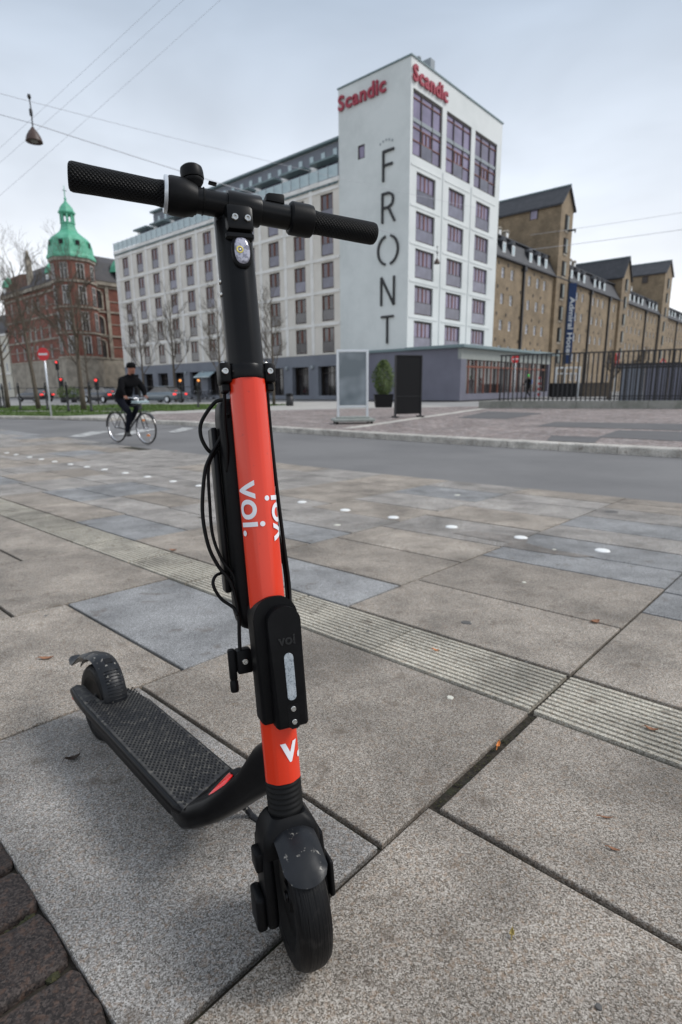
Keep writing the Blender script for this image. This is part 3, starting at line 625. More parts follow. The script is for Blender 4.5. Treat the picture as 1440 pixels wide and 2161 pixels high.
# tower windows
def wide_window(w,h):
    o=balcony_window(w,h,M['glass_sky'],nleaf=4); 
    return o
for a,c in rc[:1]:
    p=wide_window(2.98,2.42)
windows(hotel,p,[wallR(a+.01,z0,.16) for z0,z1 in rr_ for a,c in rc])
def big_window(w):
    b=MB(); t=.12; h=4.86
    for x0,x1,z0,z1 in ((0,t,0,h),(w-t,w,0,h),(t,w-t,0,t),(t,w-t,h-t-.05,h)): b.box(x0,x1,-.04,.12,z0,z1)
    for x in (w*.31,w*.69): b.box(x-.05,x+.05,-.04,.1,t,h-t-.051)
    o=b.build('window',M['wframe'])
    g=MB(); g.box(t,w-t,.05,.07,t,h-t-.052); g.build('pane',M['glass_sky'],o)
    s_=MB(); s_.box(t,w-t,-.03,.045,2.55,2.85); s_.build('spandrel',M['steel_grey'],o)
    s_=MB()
    for z in (1.15,2.1,4.25): s_.box(t,w-t,-.02,.04,z,z+.07)
    for x in (w*.36,w*.485,w*.62): s_.box(x,x+.08,-.022,.042,t,2.1)
    s_.build('sash',M['wwood'],o)
    gp=MB(); gp.box(w*.33,w*.67,-.034,-.024,.13,1.14); gp.build('balustrade_glass',M['glass_lilac'],o)
    return o
p=big_window(4.5); windows(hotel,p,[wallR(a+.03,19.8,.12) for a,c in big])
# letters
def strokes(segs,z0,h,w,l0,t=.19):
    b=MB()
    for (x1,y1),(x2,y2) in segs:
        a=Vector((x1*w,y1*h)); c=Vector((x2*w,y2*h)); d=(c-a).normalized(); n_=Vector((-d.y,d.x))*t/2
        pts=[a+n_,a-n_,c-n_,c+n_]; b.extr([(l0-p.x,z0+p.y) for p in pts],'x',-.14,-.01)
    return b
lt={'F':([((.1,0),(.1,1)),((.1,.97),(.9,.97)),((.1,.52),(.8,.52))],18.2),
    'R':([((.05,0),(.05,1)),((.05,.97),(.55,.97)),((.55,.97),(.82,.88)),((.82,.88),(.88,.74)),((.88,.74),(.8,.58)),((.8,.58),(.5,.5)),((.5,.5),(.05,.5)),((.5,.5),(1,0))],14.9),
    'N':([((0,0),(0,1)),((0,1),(1,0)),((1,0),(1,1))],8.05),
    'T':([((.5,0),(.5,.96)),((0,.97),(1,.97))],4.75)}
arcO=[]
for sgn in (1,-1):
    pr=None
    for k in range(9):
        a=R(-76+152*k/8); q=(.5+sgn*.78*math.cos(a),.5+.5*math.sin(a)); 
        if pr: arcO.append((pr,q))
        pr=q
lt['O']=(arcO,11.45)
for ch,(sg,z0) in lt.items():
    o=strokes(sg,z0,2.4,1.4,2.85).build('letter',M['black_letter'],hotel); o['label']='black letter '+ch
cols_=['S','c','a','n','d','i','c']
def sign(word,size,M4,mat,parent,ex=.06,off=.02,name='sign_letter',sp=1.0):
    # one object per letter
    x=0; adv={'S':.66,'c':.56,'a':.6,'n':.62,'d':.64,'i':.29,'v':.55,'o':.62,'.':.3}
    adv={k:v*.86 for k,v in adv.items()}; tot=sum(adv[c] for c in word)*size
    x=-tot/2
    for c in word:
        me=textmesh(c,size,ex,off); a=adv[c]*size; b_=[v.co.x for v in me.vertices]; cx=(min(b_)+max(b_))/2
        zb={'S':0}.get(c,0)
        o=bpy.data.objects.new(name,me); me.materials.append(mat); C.objects.link(o); o.parent=parent
        # re-centre on baseline: text align centre in y puts glyph box centre at 0
        ys=[v.co.y for v in me.vertices]; 
        for v in me.vertices: v.co.x-=cx; v.co.y-=min(ys)
        o.matrix_basis=M4@Matrix.Translation((x+a/2,-.012*size if c!='i' else 0,0)); x+=a
wl1=Matrix.Translation((-.12,5.15,25.0))@LF@Matrix.Rotation(R(90),4,'X'); sign('Scandic',1.62,wl1,M['red_letter'],hotel,off=.045)
wl2=Matrix.Translation((2.78,-.12,25.12))@Matrix.Rotation(R(90),4,'X'); sign('Scandic',1.62,wl2,M['red_letter'],hotel,off=.045)
# crown ornament above the F
multi('crown_mark',M['steel_grey'],hotel,[(-.05,-.01,1.75+k*.32,1.87+k*.32,21.15+.18*math.sin(k*PI/4),21.3+.18*math.sin(k*PI/4)) for k in range(5)])
# roof plant on the tower
b=MB(); b.box(4.6,5.35,1.2,2.0,TT+.1,TT+2.0,bev=.04); b.build('chimney',M['steel_grey'],hotel)
b=MB(); b.lathe([(.12,0),(.12,1.3),(.2,1.32),(.2,1.5)],Matrix.Translation((3.1,1.4,TT)),10); b.build('vent_pipe',M['steel_grey'],hotel)
b=MB(); b.box(6.3,7.6,1.4,2.6,TT,TT+.85,bev=.1); b.box(7.9,8.3,1.6,2.1,TT,TT+.5); b.build('roof_cowl',M['steel_grey'],hotel)
# podium
b=MB(); b.box(-.03,19.3,-5.49,-5.19,-.3,.25); b.box(-.03,.9,-5.49,-5.19,.25,3.1); b.box(18.7,19.3,-5.49,-5.19,.25,3.1); b.build('podium_plinth',M['podium'],hotel)
b=MB(); b.box(-.03,.3,-5.19,6.99,-.3,4.0); b.build('podium_wall',M['podium'],hotel)
b=MB(); b.box(-.03,19.3,-5.49,-5.18,3.1,4.0); b.build('podium_fascia',M['basegrey'],hotel)
b=MB(); b.box(-.35,20.5,-5.9,.0,4.001,4.27,bev=.03); b.box(-.2,.3,.001,7.2,4.001,4.22); b.build('podium_roof',M['zinc'],hotel)
b=MB(); b.box(1,18.7,-5.05,-5.0,.25,3.1); b.build('podium_glass',M['glass_dark'],hotel)
multi('curtain',M['basegrey'],hotel,[(1.0+i*1.3,1.28+i*1.3,-4.98,-4.9,.3,2.8) for i in range(14)])
multi('door_post',M['wwood'],hotel,[(1.6+i*1.4,1.72+i*1.4,-5.3,-5.2,.25,3.1) for i in range(13)])
b=MB(); b.box(.95,18.7,-5.28,-5.22,2.45,2.6); b.build('door_head',M['wwood'],hotel)
for i in range(6):
    b=MB(); b.lathe([(.28,0),(.3,.05),(.2,.3),(.05,.4)],Matrix.Translation((14.2+i*.9,-3,4.2)),8); b.build('roof_vent',M['concrete'],hotel)

# ---- warehouse
WF=bframe(18.6*1.25,64*1.25,-.21)@Matrix.Diagonal((1.25,1.25,1.25,1))
wh_=thing('brick_warehouse','long tan brick warehouse with dark mansard roofs, rows of small windows and tall hoist gables','building',WF)
wx=[-4.2,-2,.2,4.7,7,9.05,17.6,20.1,22.3,26.7,28.8,31,36.4,44.3,46.8,49.4,52,56.8,59.4,62,72.4,74.9,77.4,82,84.4,86.9,91,93.5,96,101,104]; wz=[12.0,9.4,6.75,4.1,1.5]
pwx=[(x-.38,x+.38,z,z+1.05) for x in wx for z in wz]
b=MB(); facade_wall(b,'r',-6,112,-.3,13.9,pwx,0,t=.3); b.box(-6,112,.6,13,-.3,13.8); b.build('wall',M['brick_tan'],wh_)
b=MB()
b.box(0,.76,.0,.06,0,1.05); pw=b.build('window',M['glass_sky'])
m=MB()
for q in ((0,.08,0,1.05),(.68,.76,0,1.05),(.08,.68,.97,1.05),(.08,.68,0,.08),(.34,.42,.08,.97)): m.box(q[0],q[1],-.06,-.001,q[2],q[3])
m.box(.08,.34,-.05,-.002,.5,.56); m.box(.42,.68,-.05,-.002,.5,.56)
m.build('frame',M['white'],pw)
windows(wh_,pw,[wallR(x-.38,z,.16) for x in wx for z in wz])
# anchor plates and sills
multi('wall_anchor',M['iron'],wh_,[(x-.08,x+.08,-.05,-.002,z,z+.3) for x in [(a+c)/2 for a,c in zip(wx,wx[1:])] for z in (13.2,10.9,8.2,5.6)])
b=MB(); b.extr([(-.25,13.78),(-.25,13.98),(.9,16.2),(1.1,16.2),(6.5,18.6),(12,14),(12,13.78)],'x',-6,112); 
for v in b.bm.verts: pass
b.build('roof',M['slate'],wh_)
b=MB(); b.extr([(1.0,16.32),(6.5,18.78),(6.5,18.66),(1.0,16.18)],'x',-6,112.1); b.build('upper_roof_slope',M['slate_worn'],wh_)
b=MB(); b.box(-6,112,6.3,6.7,18.6,18.95); b.build('ridge_cap',M['zinc'],wh_)
b=MB(); b.box(-6,112,.62,1.0,16.21,16.34); b.box(-6,112,-.38,-.25,13.80,13.93); b.build('gutter',M['slate'],wh_)
# dormers
b=MB(); b.box(0,.9,0,1.4,0,1.15); b.extr([(-.08,1.16),(.45,1.6),(.98,1.16)],'y',-.08,1.5); dm=b.build('dormer',M['slate'])
m=MB(); m.box(.1,.8,-.05,-.002,.08,1.08); m.build('dormer_frame',M['white'],dm)
m=MB(); m.box(.22,.68,-.07,-.052,.18,.98); m.build('dormer_pane',M['glass_rail'],dm)
dx=[x for x in wx if x not in (36.4,)]
windows(wh_,dm,[wallR(x-.45,14.4,.05) for x in dx])
b=MB(); b.box(0,.8,0,1.2,0,.7); b.extr([(-.1,.71),(.4,.95),(.9,.71)],'y',-.1,1.3); d2=b.build('roof_dormer',M['sandstone'])
m=MB(); m.box(.15,.65,-.04,-.002,.05,.62); m.build('dormer_frame',M['white'],d2)
windows(wh_,d2,[wallR(x-.4,16.9,2.0) for x in (-1,.8,2.6,20.6,22.2,23.8,46.5,48.4,50,52)])
# downpipes
for x in (2.9,25.2,33.6,42.0,54.6,64.0,79.6,98.5):
    b=MB(); b.box(x-.13,x+.13,-.24,-.002,0,13.6); b.box(x-.3,x+.3,-.35,-.002,13.3,13.76); b.build('downpipe',M['iron'],wh_)
# gables with hoist doors
def gable(r0,r1,eave,peak,ndoor,depth,roofover=.3):
    rc_=(r0+r1)/2; b=MB()
    b.extr([(r0,-.3),(r1,-.3),(r1,eave),(rc_,peak),(r0,eave)],'y',-.35,depth); b.build('gable_wall',M['brick_tan'],wh_)
    b=MB(); t=.22
    for s_ in (-1,1):
        e=(rc_+s_*((r1-r0)/2+roofover),eave-roofover*.9); b.extr([(rc_,peak+t),(e[0],e[1]+t),(e[0],e[1]),(rc_,peak)],'y',-.6,depth)
    b.build('gable_roof',M['slate'],wh_)
    b=MB(); b.box(rc_-.09,rc_+.09,-.62,depth,peak+t-.05,peak+t+.1); b.build('gable_ridge',M['zinc'],wh_)
    z=peak-3.1
    for k in range(ndoor):
        d=MB(); d.box(rc_-.55,rc_+.55,-.46,-.352,z-1.7,z); d_=d.build('hoist_door',M['black_panel'],wh_)
        m=MB(); m.box(rc_-.02,rc_+.42,-.50,-.462,z-1.6,z-.1); m.build('shutter',M['basegrey'],d_)
        d=MB(); d.box(rc_-.6,rc_+.6,-.43,-.352,z-1.95,z-1.72); d.build('door_sill',M['sandstone'],wh_)
        z-=2.62
gable(11.7,15.6,22.1,24.2,7,13); gable(38.2,42.6,17.3,20.3,5,10); gable(64.4,70.0,21.6,23.8,7,13)
b=MB(); b.box(14.1,14.3,-1.3,-.36,19.35,19.55); b.box(14.1,14.3,-1.3,-1.2,19.1,19.35); b.build('hoist_beam',M['iron'],wh_)
b=MB(); b.box(11.62,11.7,2.6,3.4,20.9,22.1); w_=b.build('window',M['glass_sky'],wh_)
b=MB(); b.box(11.6,11.66,2.5,2.6,20.8,22.2); b.box(11.6,11.66,3.4,3.5,20.8,22.2); b.box(11.6,11.66,2.6,3.4,22.1,22.2); b.build('frame',M['wframe'],w_)
b=MB(); b.box(64.28,64.38,2.6,3.6,20.0,21.2); b.build('window',M['wframe'],wh_)
# antenna
b=MB(); b.tube([(20,6,18.6),(20,6,22)],.05,5); b.tube([(19.4,6,21.6),(20.6,6,21.6)],.04,5); b.tube([(19.6,6,21.0),(20.4,6,21.0)],.04,5); b.build('roof_antenna',M['cable'],wh_)
# banner
q=WF@Vector((15.2,-1.4,0)); 
bn=thing('banner_pole','tall navy vertical banner reading Admiral Hotel hung before the brick warehouse','banner',WF@Matrix.Translation((14.55,-.8,0))@Matrix.Rotation(R(-62),4,'Z'))
b=MB(); b.box(-.09,.09,-.09,.09,-.3,14.2); b.build('pole',M['iron'],bn)
b=MB(); b.box(.1,1.0,-.03,.03,3.6,13.4,bev=.02); b.build('banner_cloth',M['banner'],bn)
me=textmesh('Admiral Hotel',.9,.012,.012); me.materials.append(M['white']); o=bpy.data.objects.new('banner_text',me); C.objects.link(o); o.parent=bn
o.matrix_basis=Matrix.Translation((.55,-.046,8.2))@Matrix.Rotation(R(90),4,'X')@Matrix.Rotation(R(-90),4,'Z')@Matrix.Diagonal((1.35,.95,1,1))
for z in (3.65,13.35):
    b=MB(); b.tube([(.05,0,z),(1.2,0,z)],.035,6); b.build('banner_arm',M['iron'],bn)

# ---- red brick corner building
RF=bframe(-40.31,90)
rb=thing('red_brick_building','ornate red brick corner building with a green copper domed turret','building',RF)
def arch(cx,z0,z1,w): 
    return [(cx-w/2,z0),(cx+w/2,z0),(cx+w/2,z1-w/2)]+[(cx+w/2*math.cos(R(a)),z1-w/2+w/2*math.sin(R(a))) for a in (30,60,90,120,150)]+[(cx-w/2,z1-w/2)]
Lx=[23.6,19.7,17.4,14.9,11.5,8.0,5.2,27.0]; 
lo=[(x-.45,x+.45,z,z+2.2) for x in Lx for z in (14.1,9.5,6.3)]
b=MB(); facade_wall(b,'l',2.0,30.5,5.7,17.4,lo,.4,t=.4); b.box(.81,9.5,2.0,30.4,5.7,17.4); b.build('wall',M['brick_red'],rb)
b=MB(); facade_wall(b,'r',2.0,26,5.7,17.0,[(3.2,4.2,z,z+2.2) for z in (13.6,9.9,6.2)]+[(x-.5,x+.5,z,z+2.1) for x in (8.5,11.5,14.5,18,21) for z in (13.6,9.9,6.3)],.4,t=.4); b.build('wall',M['brick_red'],rb)
b=MB(); b.box(.3,9.5,2,30.6,-.3,5.69); b.box(2,26,.3,9.5,-.3,5.68); b.build('stone_ground_floor',M['sandstone'],rb)
b=MB()
for z in (5.7,9.2,12.9,16.6):
    b.box(.22,.399,2.5,30.6,z,z+.28); b.box(2.5,26.1,.22,.399,z,z+.28)
b.box(-.1,.399,2.5,30.7,17.4,17.95); b.box(2.5,26.2,-.1,.399,17.0,17.6)
for x in (2.6,5.0): b.box(x,x+.55,.12,.219,5.7,17.0)
for z in (7.6,11.1,14.6):
    for a in (5.6,): b.box(a,26,.3,.398,z,z+.14)
    b.box(.3,.398,3,30,z,z+.14)
b.build('stone_trim',M['sandstone'],rb)
b=MB(); b.box(0,.9,.12,.16,0,2.2); rw=b.build('window',M['glass_dark'])
m=MB()
for q in ((0,.1,0,2.2),(.8,.9,0,2.2),(.1,.8,2.1,2.2),(.1,.8,0,.1),(.4,.5,.1,2.1)): m.box(q[0],q[1],.02,.119,q[2],q[3])
m.box(.1,.4,.03,.118,1.35,1.45); m.box(.5,.8,.03,.118,1.35,1.45); m.build('frame',M['offwhite'],rw)
windows(rb,rw,[wallL(x+.45,z,.42) for x in Lx for z in (14.1,9.5,6.3)]+[wallR(x-.45,z,.42) for x in (8.5,11.5,14.5,18,21) for z in (13.6,9.9,6.3)])
for z in (13.5,9.6,6.0):
    b=MB(); b.extr(arch(3.7,z,z+2.7,1.3),'y',.3,.36); d=b.build('arched_window',M['glass_dark'],rb)
    m=MB(); o1=arch(3.7,z-.15,z+2.9,1.75); o2=arch(3.7,z,z+2.7,1.3)
    for i in range(len(o1)): 
        j=(i+1)%len(o1); m.extr([o1[i],o1[j],o2[j],o2[i]],'y',.1,.34)
    m.build('arch_surround',M['sandstone'],d)
# roofs
b=MB(); b.extr([(-.2,17.95),(1.2,20.2),(4.6,22.6),(9.5,17.95)],'y',3.2,30.6); b.build('roof',M['slate_worn'],rb)
b=MB(); b.extr([(-.2,17.6),(2.2,20.9),(4.6,22.2),(9.4,17.6)],'x',3.2,26); b.build('roof',M['slate_worn'],rb)
# stepped gable at the far left
b=MB()
for (l0,l1,z1) in ((16.6,27.6,18.6),(18.0,26.2,19.6),(19.4,24.8,20.6)): b.box(.1+l0*.001,1.0+l0*.001,l0,l1,17.4,z1)
b.build('gable',M['stone_red'],rb)
b=MB(); b.lathe([(.35,0),(.45,.3),(.2,.6),(.3,.9),(.25,1.2),(.05,1.5)],Matrix.Translation((.5,17.2,22.6)),8); b.box(.1,.9,16.8,17.6,17.4,22.6); b.build('corner_finial',M['sandstone'],rb)
for l_ in (9.3,28.6):
    b=MB(); b.box(.2,2.2,l_-.8,l_+.8,17.95,19.4); d=b.build('dormer',M['sandstone'],rb)
    m=MB(); m.lathe([(1.25,0),(1.2,.15),(.95,.9),(.5,1.5),(.05,1.9)],Matrix.Translation((1.0,l_,19.4)),8,smooth=False); m.build('copper_hood',M['copper'],d)
    m=MB(); m.box(.12,.199,l_-.45,l_+.45,18.1,19.2); m.build('dormer_window',M['white'],d)
b=MB(); b.box(7.0,9.0,.1,2.2,17.6,19.3); d=b.build('dormer',M['slate'],rb)
m=MB(); m.lathe([(1.5,0),(1.4,.2),(1.1,1.0),(.6,1.8),(.05,2.2)],Matrix.Translation((8,1.1,19.3)),8,smooth=False); m.build('copper_hood',M['copper'],d)
# turret
n8=8
def octo(r,z,ph=22.5-48.43+45): return [(.3+r*math.cos(R(ph+45*k)),.3+r*math.sin(R(ph+45*k)),z) for k in range(8)]
b=MB(); b.loft([octo(3.1,-.3),octo(3.1,5.7)]); b.build('turret_base',M['sandstone'],rb)
b=MB(); b.loft([octo(3.05,5.7),octo(3.05,20.0)]); b.build('turret_wall',M['brick_red'],rb)
b=MB()
for z,h in ((5.6,.35),(9.2,.3),(12.9,.3),(16.5,.35),(19.5,.6)): b.loft([octo(3.05,z),octo(3.28,z+.05),octo(3.28,z+h),octo(3.05,z+h+.02)])
b.build('turret_band',M['sandstone'],rb)
for z,hh in ((17.0,2.2),(13.4,2.7),(9.7,2.7),(6.3,2.6)):
    for k in range(8):
        a=octo(3.05,0)[k]; c=octo(3.05,0)[(k+1)%8]; A_=Vector(a[:2]); B_=Vector(c[:2]); mid=(A_+B_)/2; d=(B_-A_).normalized(); nn=Vector((d.y,-d.x))
        Mx=Matrix(((d.x,-nn.x,0,mid.x),(d.y,-nn.y,0,mid.y),(0,0,1,z),(0,0,0,1)))
        wpos=RF@Vector((mid.x,mid.y,0))
        if (RF.to_3x3()@Vector((nn.x,nn.y,0))).y>.3: continue
        m=MB(); m.box(-.5,.5,-.06,-.005,0,hh); w_=m.build('turret_window',M['glass_dark'],rb,Mx)
        m=MB()
        for q in ((-.58,-.45,0,hh),(.45,.58,0,hh),(-.45,.45,hh-.1,hh),(-.05,.05,0,hh-.1),(-.45,-.05,hh*.6,hh*.6+.1),(.05,.45,hh*.6,hh*.6+.1)): m.box(q[0],q[1],-.12,-.062,q[2],q[3])
        m.build('frame',M['offwhite'],w_)
b=MB(); b.loft([octo(r,z) for r,z in ((3.45,20.0),(3.42,20.3),(3.2,20.7),(3.05,21.8),(2.85,22.6),(2.45,23.1),(1.8,23.55),(1.25,24.0),(1.02,24.5),(.95,25.0),(1.05,25.05),(1.05,25.2))]); b.build('copper_dome',M['copper'],rb)
for k in range(8):
    o_=octo(3.02,0); A_=Vector(o_[k][:2]); B_=Vector(o_[(k+1)%8][:2]); mid=(A_+B_)/2; d=(B_-A_).normalized(); nn=Vector((d.y,-d.x))
    Mx=Matrix(((d.x,-nn.x,0,mid.x),(d.y,-nn.y,0,mid.y),(0,0,1,21.6),(0,0,0,1)))
    if (RF.to_3x3()@Vector((nn.x,nn.y,0))).y>.3: continue
    m=MB(); m.box(-.42,.42,-.1,.5,0,.9); w_=m.build('dome_dormer',M['copper'],rb,Mx); m=MB(); m.box(-.3,.3,-.14,-.101,.1,.75); m.build('dormer_pane',M['black_panel'],w_)
for k in range(8):
    a=octo(.85,0)[k]; b=MB(); b.box(a[0]-.12,a[0]+.12,a[1]-.12,a[1]+.12,25.2,26.5); b.build('lantern_post',M['copper'],rb)
b=MB(); b.loft([octo(r,z) for r,z in ((1.0,26.3),(1.2,26.5),(1.2,26.65),(1.0,26.9),(.85,27.3),(.55,27.7),(.25,28.0),(.12,28.3),(.2,28.5),(.08,28.7),(.04,30.2),(.02,30.3))]); b.build('lantern_roof',M['copper'],rb)
b=MB(); b.tube([(.0,.3,29.6),(.6,.3,29.6)],.05,5); b.build('weather_vane',M['iron'],rb)

# ---- cream building at the far left edge
cb=thing('cream_building','cream rendered building at the left edge beside the red brick one','building',RF@Matrix.Translation((0,31,0)))
cw=[(x-.5,x+.5,z,z+1.6) for x in (2,4.6,7.2,9.8,12.4,15) for z in (1.0,4.6,8.2)]
b=MB(); facade_wall(b,'l',0,18,-.3,11.6,cw,.3,t=.4); b.box(.71,9,0,18,-.3,11.5); b.build('wall',M['cream'],cb)
b=MB(); b.extr([(0,11.6),(3,15.8),(9,15.8),(9,11.6)],'y',0,18); b.build('roof',M['slate_worn'],cb)
b=MB(); b.box(.1,.299,0,18,4.0,4.25); b.box(.05,.299,0,18,11.2,11.6); b.build('cornice',M['pil'],cb)
b=MB(); b.box(0,1.0,.12,.16,0,1.6); cwn=b.build('window',M['glass_dark'])
m=MB()
for q in ((0,.1,0,1.6),(.9,1.0,0,1.6),(.1,.9,1.5,1.6),(.1,.9,0,.1),(.45,.55,.1,1.5)): m.box(q[0],q[1],.02,.119,q[2],q[3])
m.build('frame',M['white'],cwn); windows(cb,cwn,[wallL(c[1],c[2],.32) for c in cw])

# ================================================================ STREET THINGS
# ---- railing on the concrete wall
A_=Vector((6.9,28.2)); D_=(Vector((15.2,25.1))-A_).normalized(); ang=math.atan2(D_.y,D_.x)
WM=Matrix.Translation((A_.x,A_.y,-.2))@Matrix.Rotation(ang,4,'Z')
cwl=thing('concrete_wall','low weathered concrete wall under the black railing on the right','wall',WM)
for i in range(14):
    b=MB(); b.box(i*1.5+.006,i*1.5+1.494,0,.35,-.1,.34+.003*(i%3),bev=.012); b.build('wall_block',M['concrete'],cwl)
fm=WM@Matrix.Translation((0,.17,0))
rl=thing('iron_railing','black iron bar railing standing on the low concrete wall','railing',fm)
L_=19.5
b=MB(); b.box(0,.085,-.025,.025,0,1); bar=b.build('bar',M['iron'],rl,Matrix.Translation((.95,0,.345))@Matrix.Diagonal((.9,1,2.12,1)))
i=0; x=.95
while x<L_:
    x+=.205; h=2.12+.008*x
    if x>.95+.01: dupobj(bar,rl,Matrix.Translation((x,0,.345))@Matrix.Diagonal((.75,1,h,1)))
b=MB(); b.extr([(.9,2.46),(L_,2.46+.008*19),(L_,2.52+.008*19),(.9,2.52)],'y',-.025,.025); b.build('top_rail',M['iron'],rl)
b=MB(); b.extr([(6.1,1.78),(L_,1.86),(L_,1.92),(6.1,1.84)],'y',.03,.06); b.build('middle_rail',M['iron'],rl)
b=MB(); b.box(.9,L_,-.02,.02,.42,.46); b.build('bottom_rail',M['iron'],rl)
rl2=thing('iron_railing','second denser grey railing behind the black one at the right edge','railing',WM@Matrix.Translation((6.1,1.8,0)))
b=MB(); b.box(0,.035,-.02,.02,0,1.75); b2=b.build('bar',M['iron'],rl2,Matrix.Translation((0,0,.25)))
for k in range(1,110): dupobj(b2,rl2,Matrix.Translation((k*.13,0,.25)))
b=MB(); b.box(0,14.4,-.03,.03,2.0,2.06); b.box(0,14.4,-.03,.03,.5,.55); b.build('top_rail',M['iron'],rl2)
# dark pavilion wall behind the railing
pv=thing('grey_pavilion','long low grey panelled pavilion seen through the railing at the right','building',WM@Matrix.Translation((7.2,9,0)))
for k in range(16):
    b=MB(); b.box(k*1.25+.02,k*1.25+1.23,0,.2,-.3,2.15); b.build('wall_panel',M['podium'] if k%3 else M['band'],pv)
b=MB(); b.box(-.1,20.2,-.1,3,2.151,2.3); b.build('roof',M['slate_worn'],pv)
# ---- signs
def no_entry(x,y,h,r,label,s=-.15):
    t=thing('no_entry_sign',label,'sign',Matrix.Translation((x,y,zg(y)))@Matrix.Rotation(s,4,'Z'))
    b=MB(); b.lathe([(.035,-.05),(.035,h+r*.9)],None,10); b.build('post',M['alu'],t)
    b=MB(); Mx=Matrix.Translation((0,-.05,h))@Matrix.Rotation(R(90),4,'X'); b.lathe([(r-.01,-.012),(r,0),(r,.012)],Mx,28); b.build('sign_disc',M['sign_red'],t)
    b=MB(); b.box(-r*.76,r*.76,-.070,-.063,h-r*.14,h+r*.14); b.build('white_bar',M['white'],t)
no_entry(-12.78,25.0,2.70,.275,'red round no entry sign on a grey post at the left lawn edge')
no_entry(14.2,46.5,3.3,.32,'red round no entry sign behind the black railing',-.3)
def bluesign(x,y,h,w,hh,label,disc=False):
    t=thing('blue_sign',label,'sign',Matrix.Translation((x,y,zg(y)))@Matrix.Rotation(.1,4,'Z'))
    b=MB(); b.tube([(0,0,-.05),(0,0,h+.1)],.04,8); b.build('post',M['alu'],t)
    b=MB(); b.box(-w/2,w/2,-.07,-.045,h-hh/2,h+hh/2,bev=.01); b.build('sign_plate',M['sign_blue'],t)
    b=MB()
    if disc: b.box(-.06,.06,-.085,-.072,h-.18,h+.18); b.box(-.15,.15,-.085,-.073,h-.06,h+.02)
    else:
        b.box(-w*.4,w*.4,-.085,-.072,h-.1,h+.08)
    b.build('symbol',M['white'],t)
bluesign(12.0,64.5,3.25,1.25,.55,'wide blue plate sign on a post before the grey podium'); bluesign(13.3,64.0,3.3,.8,.85,'square blue sign on a post at the podium corner',True)
t=thing('bicycle_hoop','white arched hoop stand at the foot of the podium','stand',Matrix.Translation((11.6,58.4,-.32)))
b=MB(); b.tube([(-.35,0,-.1),(-.35,0,.75)]+[(-.35*math.cos(R(a)),0,.75+.35*math.sin(R(a))) for a in (20,50,90,130,160)]+[(.35,0,.75),(.35,0,-.1)],.1,8); b.build('hoop',M['white'],t)
# ---- silver poster stand
pm=Matrix.Translation((.38,16.9,-.2))@Matrix.Rotation(R(8),4,'Z')
ps=thing('poster_stand','silver framed poster stand with a blank grey sheet on a weighted base','sign',pm)
b=MB()
for s_ in (-.44,.44): b.box(s_-.035,s_+.035,-.03,.03,.17,2.13,bev=.008)
b.box(-.405,.405,-.03,.03,2.06,2.13,bev=.008); b.box(-.405,.405,-.03,.03,.46,.52,bev=.008); b.build('frame',M['alu'],ps)
b=MB(); b.box(-.4,.4,-.012,.012,.53,2.05); b.build('poster',M['poster'],ps)
b=MB(); b.box(-.62,.62,-.38,.38,.06,.15,bev=.03,seg=2); b.box(-.5,.5,-.14,.14,.151,.2,bev=.015); b.build('base',M['basegrey'],ps)
for x in (-.52,.52):
    for y in (-.28,.28):
        b=MB(); b.lathe([(.05,-.03),(.06,0),(.05,.03)],Matrix.Translation((x,y,.055))@Matrix.Rotation(R(90),4,'Y'),10); b.build('wheel',M['sc_rubber'],ps)
# ---- black board
bm_=Matrix.Translation((2.4,20.0,-.2))@Matrix.Rotation(math.atan2(1.44,1.06)-R(33),4,'Z')
bb=thing('black_board','tall black advertising board standing on the setts beside the planter','sign',bm_)
b=MB(); b.box(-.48,.48,-.035,.035,.12,2.1,bev=.01); b.build('panel',M['black_panel'],bb)
b=MB()
for s_ in (-.5,.5): b.box(s_-.02,s_+.02,-.05,.05,.02,2.12); b.box(s_-.03,s_+.03,-.24,.24,0,.05)
b.box(-.48,.48,-.05,.05,2.1,2.13); b.box(-.48,.48,-.045,-.036,.72,.74); b.build('frame',M['iron'],bb)
# ---- planter with bush
pt=thing('potted_bush','bushy green conifer in a square dark planter behind the black board','plant',Matrix.Translation((2.42,31.6,-.24)))
b=MB(); b.loft([[(-.44,-.44,0),(.44,-.44,0),(.44,.44,0),(-.44,.44,0)],[(-.52,-.52,.72),(.52,-.52,.72),(.52,.52,.72),(-.52,.52,.72)]]); b.build('planter',M['black_panel'],pt)
b=MB(); b.tube([(0,0,.6),(.02,0,1.6),(0,.02,2.3)],[.05,.04,.01],6); b.build('stem',M['bark'],pt)
def leafcloud(name,parent,mat,n,fn,size,M4=None):
    b=MB()
    for _ in range(n):
        p=Vector(fn()); a=Vector((random.gauss(0,1),random.gauss(0,1),random.gauss(0,1))).normalized(); c=a.orthogonal().normalized(); s_=size*random.uniform(.6,1.4)
        b.quad(p-a*s_,p+c*s_*.45,p+a*s_,p-c*s_*.45)
    return b.build(name,mat,parent,M4,norm=False)
def bush():
    z=random.random(); r=.56*(math.sin(PI*min(1,(z*.86+.1)))**.7)*random.uniform(.35,1.08)**.6; a=random.random()*2*PI
    r*=1+.18*math.sin(5*a+z*9); return (r*math.cos(a),r*math.sin(a),.7+z*1.85)
leafcloud('foliage',pt,M['leaf'],4200,bush,.05)
# ---- litter bin
t=thing('litter_bin','small black litter bin on the lawn edge before the hotel wing','bin',Matrix.Translation((-3.36,37.9,-.3)))
b=MB(); b.lathe([(.22,0),(.25,.05),(.25,.68)],None,14); b.build('bin_body',M['iron'],t); b=MB(); b.lathe([(.27,.681),(.28,.72),(.2,.8),(.05,.83)],None,14); b.build('bin_lid',M['sc_plastic'],t)
